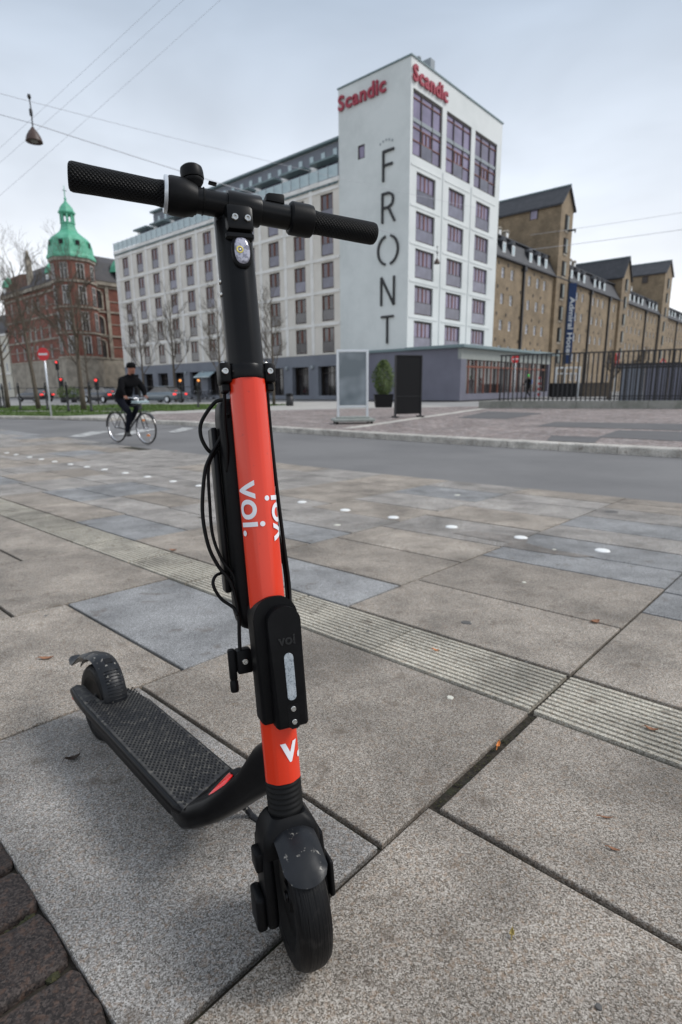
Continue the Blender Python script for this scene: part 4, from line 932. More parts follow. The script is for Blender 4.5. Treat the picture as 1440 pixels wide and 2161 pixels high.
# ---- iron posts along the lawn with a top wire
posts=[(-23.2,38.8,1.5),(-22.5,38.0,1.45),(-19.5,34.6,1.5),(-17.6,34.1,1.5),(-15.1,31.5,1.62),(-13.7,31.2,1.55),(-11.6,33,1.5),(-9.0,36,1.5)]
pl_=['leftmost black iron post at the photo edge beside the left lawn','black iron post second from the left edge','black iron post left of the no entry sign','black iron post right behind the no entry sign','black iron post between the trees left of the cyclist','black iron post nearest the cyclist, a red light behind it','black iron post hidden partly behind the cyclist','black iron post right of the cyclist by the lawn']
pp=None
for (x,y,h),lb in zip(posts,pl_):
    t=thing('iron_post',lb,'post',Matrix.Translation((x,y,-.3)),'iron posts along the lawn')
    if pp is None:
        b=MB(); b.lathe([(.09,0),(.09,.12),(.06,.16),(.055,1.35),(.08,1.38),(.08,1.44),(.03,1.5)],None,10); pp=b.build('shaft',M['iron'],t); b=MB(); b.lathe([(.0,1.49),(.05,1.52),(.06,1.56),(.03,1.61),(.0,1.62)],None,10); pc=b.build('ball_cap',M['iron'],t)
    else: dupobj(pp,t); dupobj(pc,t)
b=MB(); b.tube([(x,y,-.3+1.3) for x,y,h in posts],.018,5); tag(b.build('fence_wire',M['iron']),'thin dark rail running between the iron posts','rail')
# ---- trees
def tree(x,y,h,label,spread=.33,seed=1,lean=0,trunk_r=.13,start=.3):
    rnd=random.Random(seed); t=thing('bare_tree',label,'tree',Matrix.Translation((x,y,zg(y))),'bare street trees')
    b=MB(); n=8; pts=[]; 
    for i in range(n+1):
        k=i/n; pts.append((lean*k*h+rnd.uniform(-.05,.05)*k,rnd.uniform(-.05,.05)*k,k*h*.95-.05))
    b.tube(pts,[trunk_r*(1-.93*(i/n)**.8)+.012 for i in range(n+1)],8); b.build('trunk',M['bark'],t)
    c=MB()
    def br(p,d,L,r,lv):
        q=[p]; dd=d.copy(); k=3
        for i in range(k):
            dd=(dd+Vector((rnd.uniform(-.14,.14),rnd.uniform(-.14,.14),rnd.uniform(0,.12)))).normalized(); q.append(q[-1]+dd*L/k)
        c.tube(q,[r,r*.8,r*.6,r*.3],4 if lv else 5,cap=False)
        if lv<3:
            for j in range(5 if lv==0 else (4 if lv==1 else 3)):
                f=rnd.uniform(.3,1); i=min(k-1,int(f*k)); s=q[i].lerp(q[i+1],f*k-i); a=dd.orthogonal().normalized(); a.rotate(Matrix.Rotation(rnd.random()*2*PI,3,dd)); 
                br(s,(dd*.8+a*rnd.uniform(.35,.75)+Vector((0,0,.15))).normalized(),L*rnd.uniform(.42,.62),r*.55,lv+1)
    for i in range(15):
        f=start+(.97-start)*i/14; k=f*n; j=min(n-1,int(k)); s=Vector(pts[j]).lerp(Vector(pts[j+1]),k-j); a=rnd.random()*2*PI
        up=.9+.9*f; br(s,Vector((math.cos(a),math.sin(a),up)).normalized(),h*spread*(1.05-.62*f)*rnd.uniform(.8,1.2),trunk_r*.36*(1.1-f)+.008,0)
    c.build('crown',M['bark'],t,norm=False); return t
tree(-22.6,38.6,9.5,'bare tree cut by the left photo edge above the iron posts',seed=3,trunk_r=.15)
tree(-19.2,36.1,9.3,'bare tree left of the no entry sign, slanting trunk',seed=5,lean=-.06,trunk_r=.15,spread=.4)
tree(-15.2,33.6,8.8,'tall bare tree between the no entry sign and the cyclist',seed=8,lean=-.01,trunk_r=.17,spread=.38)
tree(-22.9,52,9.5,'thin bare tree before the brick facade beside the cyclist',seed=11,trunk_r=.12)
tree(-20.6,60,9.3,'slender bare tree before the left end of the hotel wing',seed=12,trunk_r=.13)
tree(-16.6,57.5,10.2,'bare tree just right of the cyclist before the hotel wing',seed=13,trunk_r=.16)
tree(-9.9,47.5,8.6,'bare tree directly left of the scooter stem',seed=14,trunk_r=.13)
tree(-4.6,39.5,7.4,'small bare tree directly right of the scooter stem',seed=15,trunk_r=.1,spread=.33)
for k,(x,y,h) in enumerate(((23.2,49,3.6),(26.5,50.5,3.8),(29.5,47.5,3.6),(32,51,4.2))):
    tree(x,y,h,['low bare shrub tree behind the white frame','knotty bare shrub tree under the banner','bare pollarded shrub tree behind the railing middle','bare pollarded shrub tree behind the railing right'][k],seed=30+k,trunk_r=.2,spread=.42,start=.45)
# green conifer tubs left street
for k,(x,y) in enumerate(((-27.2,56.0),(-26.2,56.0))):
    t=thing('clipped_shrub',['left one of two clipped green shrubs by the traffic light','right one of two clipped green shrubs by the traffic light'][k],'plant',Matrix.Translation((x,y,-.32)))
    b=MB(); b.lathe([(.25,0),(.3,.5)],None,10); b.build('pot',M['iron'],t)
    leafcloud('foliage',t,M['leaf'],500,lambda:(lambda a,c,r:(r*math.cos(a)*math.sin(c),r*math.sin(a)*math.sin(c),.95+r*math.cos(c)))(random.random()*6.28,math.acos(random.uniform(-1,1)),random.uniform(.35,.62)),.07)
# ---- traffic lights
def tlight(x,y,h,lamp,label):
    t=thing('traffic_light',label,'traffic light',Matrix.Translation((x,y,-.32)))
    b=MB(); b.tube([(0,0,-.05),(0,0,h)],.06,8); b.build('pole',M['iron'],t)
    b=MB(); b.box(-.16,.16,-.12,.1,h-.95,h,bev=.03); b.build('housing',M['iron'],t)
    for i in range(3):
        b=MB(); b.lathe([(.11,0),(.11,.03),(.0,.05)],Matrix.Translation((0,-.12,h-.18-.3*i))@Matrix.Rotation(R(90),4,'X'),12); b.build('lamp',M[lamp] if i==0 else M['black_panel'],t)
tlight(-29.2,59.5,4.2,'lamp_red','tall traffic light showing red between the bare trees'); tlight(-28.2,58.0,2.45,'lamp_red','lower traffic light showing red beside the tall one')
tlight(-20.2,47.5,2.15,'lamp_red','traffic light showing red just left of the cyclist'); 
tlight(-14.0,50.3,2.1,'lamp_orange','traffic light showing orange right of the grey car'); tlight(-12.45,50.5,2.1,'lamp_orange','traffic light showing orange left of the scooter clamp')
# ---- cars
def car(x,y,rot,paint,label):
    t=thing('car',label,'car',Matrix.Translation((x,y,-.32))@Matrix.Rotation(rot,4,'Z'))
    secs=[(-2.15,.42,.80,.70),(-2.0,.30,.92,.82),(-1.4,.24,.98,.87),(-.6,.22,.95,.88),(.6,.22,.94,.88),(1.5,.24,.90,.86),(2.0,.30,.80,.80),(2.2,.42,.68,.66)]
    b=MB(); rings=[]
    for sx,z0,z1,hw in secs:
        rings.append([(sx,-hw*.92,z0),(sx,-hw,z0+.15),(sx,-hw,(z0+z1)/2+.1),(sx,-hw*.9,z1),(sx,hw*.9,z1),(sx,hw,(z0+z1)/2+.1),(sx,hw,z0+.15),(sx,hw*.92,z0)])
    b.loft(rings,smooth=True); o=b.build('body',M[paint],t)
    b=MB(); cs=[(-1.75,.93,.70,.96),(-1.0,.95,.62,1.40),(.3,.93,.62,1.44),(1.15,.92,.70,.93)]
    b.loft([[(sx,-w_,zb-.03),(sx,-w_*(.92 if zt>1 else 1),zt),(sx,w_*(.92 if zt>1 else 1),zt),(sx,w_,zb-.03)] for sx,zb,w_,zt in cs]); b.build('cabin_glass',M['glass_dark'],t)
    b=MB(); b.loft([[(sx,-w_,z),(sx,-w_*.9,z+.05),(sx,w_*.9,z+.05),(sx,w_,z)] for sx,w_,z in ((-1.1,.56,1.37),(-.4,.585,1.425),(.3,.585,1.425),(.5,.56,1.36))]); b.build('roof',M[paint],t)
    for sx in (-1.35,1.35):
        for sy in (-.8,.8):
            b=MB(); Mx=Matrix.Translation((sx,sy,.32))@Matrix.Rotation(R(90),4,'X'); b.lathe([(.2,-.11),(.31,-.11),(.33,-.06),(.33,.06),(.31,.11),(.2,.11)],Mx,18); w_=b.build('wheel',M['sc_rubber'],t)
            b=MB(); b.lathe([(.2,-.115),(.21,-.1),(.21,.1),(.2,.115)],Mx,14); b.build('rim',M['alu'],w_)
    for sy in (-.66,.66): b=MB(); b.box(-2.17,-2.02,sy-.16,sy+.16,.68,.84,bev=.03); b.build('tail_light',M['lamp_red'],t)
    b=MB(); b.box(-1.62,-1.5,-.14,.14,1.02,1.07); b.build('brake_light',M['lamp_red'],t)
car(-16.0,51.6,R(150),'car_grey','grey saloon car with red tail lights right of the cyclist'); car(-22.6,54.2,R(146),'car_dark','dark car with red tail light half hidden behind the cyclist')
car(-27.5,60.5,R(152),'car_dark','dark parked car behind the left bare trees'); car(-33.2,62.0,R(152),'car_dark','dark parked car near the left photo edge')
# ---- suspended lamps and overhead wires
def hlamp(p,sc,label):
    t=thing('hanging_lamp',label,'lamp',Matrix.Translation(p)@Matrix.Diagonal((sc,sc,sc,1)))
    b=MB(); b.tube([(0,0,1.35),(.02,0,.9),(0,0,.3)],.022,6); b.lathe([(.05,1.32),(.07,1.38),(.05,1.46)],None,8); b.lathe([(.05,.75),(.06,.8),(.06,.95),(.03,1.0)],None,8); b.build('hanger',M['iron'],t)
    b=MB(); b.lathe([(.06,.36),(.09,.3),(.16,.22),(.25,.06),(.29,-.08),(.30,-.12),(.27,-.12),(.2,.04),(.05,.2)],None,20); b.build('shade',M['copper_lamp'],t)
    b=MB(); b.lathe([(.0,-.15),(.12,-.12),(.16,-.05),(.1,.04)],None,12); b.build('bulb',M['concrete'],t)
hlamp((-9.71,20,8.72),.85,'brown bell shaped lamp hanging on a wire, upper left sky'); hlamp((4.94,30,6.95),.52,'small brown lamp hanging before the hotel tower windows')
def wire(pts,r,label):
    P=[Vector(p) for p in pts]; q=[]
    for i in range(17):
        k=i/16; p=P[0].lerp(P[1],k); p.z-=(P[1]-P[0]).length*.006*4*k*(1-k); q.append(p)
    b=MB(); b.tube(q,r,5,cap=False); o=b.build('overhead_wire',M['cable']); tag(o,label,'wire','overhead wires')
wire([(-14.5,20,10.95),(9.9,42,12.8)],.008,'thin wire from the upper left edge past the hanging lamp top, crossing the sky')
wire([(-14.2,20,10.4),(-9.71,20,9.15)],.010,'short wire from the left edge to the hanging lamp shade')
wire([(-9.71,20,9.15),(3.2,33,9.0)],.013,'wire running from the hanging lamp down to the right behind the handlebar')
wire([(-20,24,5.0),(.5,24,20)],.0045,'leftmost of three parallel wires rising to the top edge'); wire([(-19,24,5.4),(1.6,24,20)],.0045,'middle one of three parallel wires rising to the top edge'); wire([(-18,24,5.0),(4.2,24,21)],.0045,'rightmost of three parallel wires rising to the top edge')
wire([(14,44,11.6),(34,40,13.6)],.011,'upper wire at the right edge above the warehouse'); wire([(14,44,10.6),(34,40,12.4)],.015,'lower wire at the right edge above the warehouse')
# ---- misc things behind the railing
t=thing('red_white_pole','short red and white striped pole behind the railing','pole',Matrix.Translation((18.8,53.7,-.32)))
for k in range(8): b=MB(); b.lathe([(.13,k*.25),(.13,k*.25+.248)],None,10); b.build('stripe',M['sign_red'] if k%2 else M['white'],t)
t=thing('flag_pole','slim pole with a red and white pennant behind the railing','flag',Matrix.Translation((27,56,-.32)))
b=MB(); b.tube([(0,0,0),(0,0,4.2)],.1,8); b.build('pole',M['white'],t); b=MB(); b.box(-.18,.18,-.06,.06,3.0,4.2,bev=.02); b.build('pennant',M['sign_red'],t)
t=thing('white_frame','open white steel frame gate behind the railing','frame',Matrix.Translation((22.9,57.5,-.32))@Matrix.Rotation(-.2,4,'Z'))
for x in (-1.1,-.3,.5,1.1): b=MB(); b.box(x-.08,x+.08,-.08,.08,0,2.85); b.build('post',M['white'],t)
b=MB(); b.box(-1.2,1.2,-.09,.09,2.851,3.0); b.box(-1.02,1.02,-.05,.05,2.3,2.4); b.build('crossbar',M['white'],t)
for k,(x,w) in enumerate(((22,2.4),(25.5,2.6))):
    t=thing('dark_container',['low black container under the white frame','low brown container right of the white frame'][k],'container',Matrix.Translation((x,56.2+k,-.32)))
    b=MB(); b.box(-w/2,w/2,-.6,.6,.05,1.35,bev=.03); b.build('container_body',M['black_panel'] if k==0 else M['bark'],t); b=MB(); b.box(-w/2-.05,w/2+.05,-.65,.65,1.351,1.42); b.build('lid',M['iron'],t)
t=thing('notice_board','small pink and white notice board behind the railing','sign',Matrix.Translation((27.6,54.6,-.32)))
b=MB(); b.box(-.6,.6,-.03,.03,1.5,2.7); b.build('board',M['white'],t); b=MB(); b.box(-.4,.4,-.05,-.031,1.7,2.5); b.build('print',nmat('pink print',(.6,.35,.42),.6),t)
b=MB(); b.tube([(-.5,0,0),(-.5,0,1.5)],.04,6); b.tube([(.5,0,0),(.5,0,1.5)],.04,6); b.build('leg',M['alu'],t)
t=thing('warning_sign','small red and white triangular sign at the right behind the railing','sign',Matrix.Translation((22.2,39.5,-.32)))
b=MB(); b.tube([(0,0,0),(0,0,3.0)],.04,6); b.build('post',M['alu'],t); b=MB(); b.extr([(-.3,2.5),(.3,2.5),(0,3.05)],'y',-.06,-.042); b.build('triangle',M['sign_red'],t); b=MB(); b.extr([(-.17,2.58),(.17,2.58),(0,2.88)],'y',-.07,-.061); b.build('triangle_field',M['white'],t)

# ---- people
def skinned(name,joints,edges,parent,mats,pickf,sub=2,M4=None,root=0):
    me=bpy.data.meshes.new(name); me.from_pydata([j[:3] for j in joints],edges,[]); o=bpy.data.objects.new(name,me); C.objects.link(o)
    sk=o.modifiers.new('s','SKIN'); sk.use_smooth_shade=True
    for i,j in enumerate(joints): 
        v=me.skin_vertices[0].data[i]; v.radius=(j[3],j[4] if len(j)>4 else j[3]); v.use_root=(i==root)
    sb=o.modifiers.new('b','SUBSURF'); sb.levels=sub; sb.render_levels=sub
    dg=bpy.context.evaluated_depsgraph_get(); dg.update(); m2=bpy.data.meshes.new_from_object(o.evaluated_get(dg)); bpy.data.objects.remove(o)
    m2.materials.clear()
    for m in mats: m2.materials.append(m)
    for p in m2.polygons: p.use_smooth=True; p.material_index=pickf(p.center)
    o=bpy.data.objects.new(name,m2); C.objects.link(o); o.parent=parent
    if M4 is not None: o.matrix_basis=M4
    return o
# bicycle in its own frame: x forward, y left, z up
def bicycle(M4,label,group=None,proto=None):
    if proto: return duptree(proto,M4,label)
    t=thing('bicycle',label,'bicycle',M4,group); Rw=.34
    for hx in (-.52,.52):
        b=MB(); pr=[(Rw-.017+.017*math.cos(R(a)),.017*math.sin(R(a))) for a in range(0,360,60)]
        b.loft([[(hx+r*math.cos(2*PI*k/36),y,Rw+r*math.sin(2*PI*k/36)) for r,y in pr] for k in range(36)],close=True,smooth=True); w_=b.build('wheel',M['sc_rubber'],t)
        b=MB(); b.loft([[(hx+r*math.cos(2*PI*k/36),y,Rw+r*math.sin(2*PI*k/36)) for r,y in ((.30,-.012),(.315,-.012),(.315,.012),(.30,.012))] for k in range(36)],close=True); b.build('rim',M['chrome'],w_)
        b=MB()
        for k in range(18): a=2*PI*k/18; b.tube([(hx+.02*math.cos(a+.6),(.03 if k%2 else -.03),Rw+.02*math.sin(a+.6)),(hx+.305*math.cos(a),0,Rw+.305*math.sin(a))],.0016,4,cap=False)
        b.tube([(hx,-.05,Rw),(hx,.05,Rw)],.02,8); b.build('spokes',M['chrome'],w_)
    b=MB(); BBk=(-.08,0,.29); ST=(-.23,0,.78); HT=(.33,0,.85); HB=(.38,0,.68); RA=(-.52,0,.34); FA=(.52,0,.34)
    for p,q,r in ((BBk,ST,.016),(ST,HT,.014),(BBk,HB,.018),(HT,HB,.018)): b.tube([p,q],r,8)
    for s_ in (-.05,.05): b.tube([BBk,(-.52,s_,.34)],.01,6); b.tube([ST,(-.52,s_,.34)],.008,6); b.tube([HB,(.42,s_,.6),(.52,s_,.34)],.011,6)
    b.build('frame',M['bike'],t)
    b=MB(); b.tube([(.33,0,.85),(.31,0,.98)],.012,8); b.tube([(.22,-.27,.99),(.32,-.22,1.0),(.33,0,.98),(.32,.22,1.0),(.22,.27,.99)],.011,8); b.build('handlebar',M['chrome'],t)
    b=MB(); b.loft([[(-.38,-.09,.90),(-.38,.09,.90),(-.38,.08,.95),(-.38,-.08,.95)],[(-.2,-.06,.91),(-.2,.06,.91),(-.2,.05,.96),(-.2,-.05,.96)],[(-.06,-.02,.91),(-.06,.02,.91),(-.06,.02,.95),(-.06,-.02,.95)]]); b.tube([(-.23,0,.78),(-.25,0,.91)],.012,6); b.build('saddle',M['sc_rubber'],t)
    b=MB()
    for x0,x1,a0,a1 in ((-.52,.365,60,180),(.52,.365,20,120)):
        b=MB(); b.loft([[(x0+.365*math.cos(R(a)),y,.34+.365*math.sin(R(a))+z) for y,z in ((-.025,0),(0,.008),(.025,0))] for a in range(a0,a1+1,15)],cap=False); b.build('mudguard',M['bike'],t)
    b=MB(); b.box(-.78,-.4,-.06,.06,.745,.755); b.tube([(-.75,-.05,.745),(-.52,-.06,.36)],.006,5); b.tube([(-.75,.05,.745),(-.52,.06,.36)],.006,5); b.build('rack',M['iron'],t)
    b=MB(); b.lathe([(.1,-.004),(.1,.004)],Matrix.Translation((-.08,-.04,.29))@Matrix.Rotation(R(90),4,'X'),18); b.tube([(-.08,-.06,.29),(.05,-.07,.18)],.01,6); b.tube([(-.08,.06,.29),(-.21,.07,.40)],.01,6); b.box(.0,.1,-.17,-.07,.165,.185); b.box(-.26,-.16,.07,.17,.39,.41); b.build('pedals',M['iron'],t)
    return t
cyM=Matrix.Translation((-4.62,12.42,-.32))@Matrix.Rotation(R(-34),4,'Z')
bk=bicycle(cyM,'black city bicycle with silver rims being ridden across the road')
b=MB(); b.box(.3,.5,-.16,.16,.9,.93,bev=.01); b.box(.3,.5,-.16,.16,.88,.895); b.build('front_rack',M['glass_rail'],bk)
for x,z in ((.44,.52),(.58,.2)): b=MB(); b.box(x-.02,x+.02,-.03,.03,z-.02,z+.02); b.build('spoke_reflector',M['leaf_orange'],bk)
rd=thing('person','cyclist in black jacket, dark trousers and black cap riding towards the camera','person',cyM)
J=[(-.22,0,.98,.15,.175),(-.14,0,1.13,.155,.18),(.03,0,1.28,.165,.20),(.10,0,1.38,.12,.17),(.15,0,1.465,.055),(.19,0,1.57,.078,.085),(.195,0,1.655,.082,.088),(.19,0,1.70,.05),
   (.09,.20,1.345,.085),(.18,.29,1.15,.068),(.23,.25,1.03,.042),(.27,.255,1.0,.036),(.09,-.20,1.345,.085),(.18,-.29,1.15,.068),(.23,-.25,1.03,.042),(.27,-.255,1.0,.036),
   (-.18,.10,.93,.105),(.12,.12,.80,.07),(-.15,.12,.47,.048),(-.2,.12,.44,.04),(-.1,.13,.41,.042),
   (-.18,-.10,.93,.105),(.16,-.12,.68,.07),(.02,-.12,.28,.048),(.0,-.12,.22,.04),(.12,-.12,.2,.042)]
E_=[(0,1),(1,2),(2,3),(3,4),(4,5),(5,6),(6,7),(3,8),(8,9),(9,10),(10,11),(3,12),(12,13),(13,14),(14,15),(0,16),(16,17),(17,18),(18,19),(19,20),(0,21),(21,22),(22,23),(23,24),(24,25)]
def pk(c):
    if c.z>1.49 and not(c.z>1.66): return 1
    if c.z>1.66: return 0
    if c.x>.245 and .9<c.z<1.04: return 1
    if c.z<.47 and (c.z<.26 or c.y>0): return 3
    return 2 if c.z<.98 else 0
skinned('body',J,E_,rd,[M['cloth'],M['skin'],M['jeans'],M['shoe']],pk)
b=MB(); b.lathe([(.094,1.62),(.101,1.65),(.096,1.69),(.074,1.722),(.03,1.738)],Matrix.Translation((.188,0,0)),16); b.build('cap',M['cloth'],rd)
b=MB(); b.extr([(.26,1.585),(.295,1.565),(.26,1.56)],'y',-.012,.012,bev=.003); b.box(.26,.27,-.045,-.02,1.60,1.612); b.box(.26,.27,.02,.045,1.60,1.612); b.box(.258,.272,-.025,.025,1.53,1.54); b.build('face_features',nmat('face shade',(.16,.06,.04),.5),rd)
b=MB()
for s_ in (-.255,.255):
    for k in range(4): b.tube([(.262+.004*k,s_+(-.03+.018*k),1.012),(.295,s_+(-.03+.018*k),1.008),(.30,s_+(-.03+.018*k),.985),(.285,s_+(-.03+.018*k),.975)],.008,6)
    b.tube([(.26,s_-math.copysign(.035,s_),1.0),(.275,s_-math.copysign(.05,s_),.98),(.285,s_-math.copysign(.05,s_),.97)],.009,6)
b.build('fingers',M['skin'],rd)
# far pedestrian
pd_=thing('person','distant pedestrian with green cap and blue bag walking behind the railing','person',Matrix.Translation((17.2,52.1,-.32))@Matrix.Rotation(R(200),4,'Z')@Matrix.Diagonal((1.25,1.25,1.25,1)))
J2=[(0,0,.93,.12,.15),(.0,0,1.1,.12,.15),(.02,0,1.3,.12,.17),(.03,0,1.4,.09,.13),(.04,0,1.47,.05),(.06,0,1.58,.08),(.06,0,1.66,.07),(.0,.2,1.36,.06),(-.1,.25,1.1,.045),(.02,.26,.88,.035),(.0,-.2,1.36,.06),(.12,-.25,1.12,.045),(.28,-.24,.98,.035),(.0,.1,.88,.09),(.15,.1,.5,.06),(.25,.1,.1,.045),(.35,.1,.05,.04),(.0,-.1,.88,.09),(-.08,-.1,.5,.06),(-.35,-.1,.15,.045),(-.27,-.1,.06,.04)]
E2=[(0,1),(1,2),(2,3),(3,4),(4,5),(5,6),(3,7),(7,8),(8,9),(3,10),(10,11),(11,12),(0,13),(13,14),(14,15),(15,16),(0,17),(17,18),(18,19),(19,20)]
skinned('body',J2,E2,pd_,[M['cloth'],M['skin']],lambda c:1 if 1.5<c.z<1.63 and c.x>.05 else 0,sub=1)
b=MB(); b.lathe([(.1,1.6),(.11,1.66),(.08,1.74),(.02,1.77)],Matrix.Translation((.055,0,0)),12); b.build('cap',M['green_cap'],pd_)
b=MB(); b.box(-.26,-.12,-.16,.16,1.05,1.4,bev=.03); b.build('backpack',M['blue_bag'],pd_)
# parked bicycles along the hotel
pbk=None
spots=[(-15.6,59.8,1.9),(-14.9,59.3,2.0),(-14.2,58.8,1.8),(-13.6,58.2,2.1),(-12.9,57.7,1.9),(-6.0,66.0,1.9),(-3.9,64.0,2.0),(-2.7,62.8,1.9),(-2.1,62.2,2.0),(-1.5,61.7,1.8)]
for i,(x,y,a) in enumerate(spots):
    M4=Matrix.Translation((x*.97,y*.97,-.3))@Matrix.Rotation(a+2.2,4,'Z')
    od=['leftmost','second','third','fourth','rightmost']
    lb=od[i%5]+(' parked bicycle in the row before the hotel wing left of the scooter stem' if i<5 else ' parked bicycle in the row before the hotel wing right of the scooter stem')
    gr='bicycles parked left of the stem' if i<5 else 'bicycles parked right of the stem'
    c=duptree(bk,M4,lb); c['group']=gr
    for ch in list(c.children):
        if ch.name.split('.')[0] in('front_rack','spoke_reflector'): bpy.data.objects.remove(ch)

# ---- studs in the pavement
suv=[(-11.88,3.42),(-11.36,3.42),(-10.67,3.42),(-10.11,3.42),(-9.56,3.43),(-8.95,3.44),(-8.4,3.46),(-7.86,3.48),(-7.23,3.48),(-6.63,3.48),(-5.98,3.46),(-5.42,3.46),(-4.85,3.46),(-4.28,3.46),(-3.72,3.46),(-3.14,3.42),(-2.63,3.43),(-2.09,3.42),(-1.56,3.42),(-1.04,3.41),(-.5,3.41),(.03,3.41),(-12.5,3.42),(-13.2,3.42)]
st=None
for u,v in suv:
    x,y=uvx(u,v); M4=Matrix.Translation((x,y,zg(y)+.0005))
    if st is None:
        b=MB(); b.lathe([(.044,-.01),(.044,.002),(.040,.005),(.026,.0085),(.01,.0098),(.001,.01)],None,20); st=b.build('pavement_stud',M['stud']); st.matrix_basis=M4; o=st
    else: o=dupobj(st,None,M4)
    tag(o,'round white stud set in the grey paving, one of the dotted row along the road','stud','white studs in a row')
for (x,y,r,lb) in ((-.03,4.03,.026,'small pale stud in the paving right of the scooter stem'),(1.29,3.24,.011,'tiny white speck of a stud left of the rightmost big stud'),(1.15,5.4,.03,'flat pale disc in the paving near the road edge')):
    b=MB(); b.lathe([(r,-.01),(r,.002),(r*.6,.004),(.001,.0045)],Matrix.Translation((x,y,zg(y))),14); tag(b.build('pale_stud',M['gum']),lb,'stud')
# ---- litter
def leaf(x,y,L,w,rot,mat,label,cat='leaf',name='fallen_leaf',curl=.006):
    b=MB(); n=8; top=[]; 
    for i in range(n+1):
        k=i/n; ww=w/2*math.sin(PI*min(1,k*1.02))**.7*(1+.12*math.sin(k*19)); xx=(k-.5)*L; z=.0022+curl*(2*k-1)**2
        top.append([(xx,-ww,z+curl*.6),(xx,0,z-.0004),(xx,ww,z+curl*.4)])
    for a,c in zip(top,top[1:]):
        for j in (0,1):
            b.quad(a[j],a[j+1],c[j+1],c[j])
    bmesh.ops.remove_doubles(b.bm,verts=b.bm.verts,dist=1e-5)
    g=bmesh.ops.solidify(b.bm,geom=list(b.bm.faces),thickness=.0007)
    b.tube([(-L/2,0,.003+curl),(-L*.72,0,.004)],.0009,5)
    o=b.build(name,mat); o.matrix_basis=Matrix.Translation((x,y,zg(y)))@Matrix.Rotation(rot,4,'Z'); tag(o,label,cat); autosm(o,50); return o
leaf(-1.03,1.78,.05,.02,.1,M['leaf_dry'],'curled brown leaf on the slab behind the rear wheel')
leaf(-.665,1.205,.034,.018,.5,M['leaf_dark'],'dark clump of leaf litter left of the deck',name='leaf_clump',curl=.009); 
leaf(.33,1.815,.022,.01,-.6,M['leaf_orange'],'small orange leaf on the ribbed strip')
leaf(.392,1.245,.03,.009,1.1,M['leaf_orange'],'orange leaf lying in the wide joint between slabs')
leaf(1.01,2.07,.04,.03,.3,M['leaf_dry'],'faded reddish leaf on the joint of the right slabs')
leaf(.815,1.31,.032,.014,-.6,M['leaf_dry'],'brown pebble like leaf on the ribbed strip at right')
leaf(.27,.73,.014,.008,1.2,nmat('yellow leaf',(.34,.26,.08),.6),'tiny yellow leaf on the slab right of the front wheel')
leaf(.545,.99,.026,.005,-.2,M['leaf_dry'],'thin reddish twig leaf on the large right slab',curl=.003)
leaf(.52,.905,.022,.007,-.5,M['leaf_dry'],'small rusty leaf at the right lower slab',curl=.003)
leaf(-1.12,4.36,.05,.03,.5,M['leaf_dark'],'small dark leaf on the paving left of the stem near the studs')
leaf(-1.04,3.31,.045,.03,-.1,M['leaf_dry'],'small reddish leaf on the paving left of the stem')
for (x,y,r,m,lb) in ((.62,1.72,.006,'gum_dark','tiny dark speck on the slab above the right end of the ribbed strip'),(-1.25,2.2,.009,'gum_dark','dark speck on the large slab left of the blue grey one'),(-.5,1.35,.006,'gum_dark','dark speck on the slab behind the neck of the scooter'),(.36,.62,.006,'gum_dark','dark speck on the lowest right slab'),(.9,2.6,.012,'gum','pale speck on the slab below the damp patch'),(.32,1.49,.012,'gum','pale flat gum spot on the slab right of the stem'),(.5,2.08,.022,'gum_dark','dark gum spot near the joint of the right slabs'),(.10,2.0,.007,'gum_dark','small dark gum spot on the slab above the ribbed strip'),(2.22,4.45,.06,'gum_dark','dark stain spot at the pavement edge joint')):
    b=MB(); n=12; rr_s=[r*random.uniform(.7,1.1) for _ in range(n)]
    b.loft([[(rr_s[k]*f*math.cos(2*PI*k/n),rr_s[k]*f*math.sin(2*PI*k/n),z) for k in range(n)] for f,z in ((1,0),(.9,.0016),(.5,.002))]); o=b.build('gum_spot',M[m]); o.matrix_basis=Matrix.Translation((x,y,zg(y)+.0004)); tag(o,lb,'gum spot')

# ================================================================ SCOOTER
Pf=Vector((-.0597,.70573,-.02823))
Bm=Matrix(((-.68031,-.73226,.03124),(.73234,-.67745,.06891),(-.02929,.06976,.99713)))
A2=Vector((-.08441,.7467,.07015)); S2=Matrix(((.36898,.92637,-.07541),(-.90899,.3766,.17866),(.19391,.00263,.98102)))
rootM=Matrix.Translation(Pf)@Bm.to_4x4(); SM=rootM.inverted()@(Matrix.Translation(A2)@S2.to_4x4())
sc=thing('electric_scooter','black electric kick scooter with a bright orange red stem standing in the foreground','scooter',rootM)
SP=lambda b,n,m,**k: b.build(n,m,sc,SM,**k)     # part in steering frame (x forward, y image right, z up the stem)
BP=lambda b,n,m,**k: b.build(n,m,sc,**k)        # part in body frame (x back, y image left, z up)
def prof(r,n=8,sub=4,ph=0,rc=.32):
    """octagonal tube section with rounded corners"""
    pts=[]
    for k in range(n):
        a=2*PI*k/n+ph; h=PI/n; ap=r*math.cos(h)*1.03
        for j in range(sub+1):
            t_=-h*rc+2*h*rc*j/sub; pts.append((r*math.cos(t_)**0*math.cos(a+t_),r*math.sin(a+t_)))
    return pts
def stem(z0,z1,r,bev=0,rx=1.0):
    b=MB(); pr=prof(r,ph=R(14))
    rings=[[(x*rx,y,z) for x,y in pr] for z in (z0,z1)]
    if bev: rings=[[(x*rx*(1-bev/r),y*(1-bev/r),z0) for x,y in pr],[(x*rx,y,z0+bev) for x,y in pr],[(x*rx,y,z1-bev) for x,y in pr],[(x*rx*(1-bev/r),y*(1-bev/r),z1) for x,y in pr]]
    b.loft(rings); return b
autosm(SP(stem(.800,1.036,.0285,.0015),'upper_stem',M['sc_black']),24)
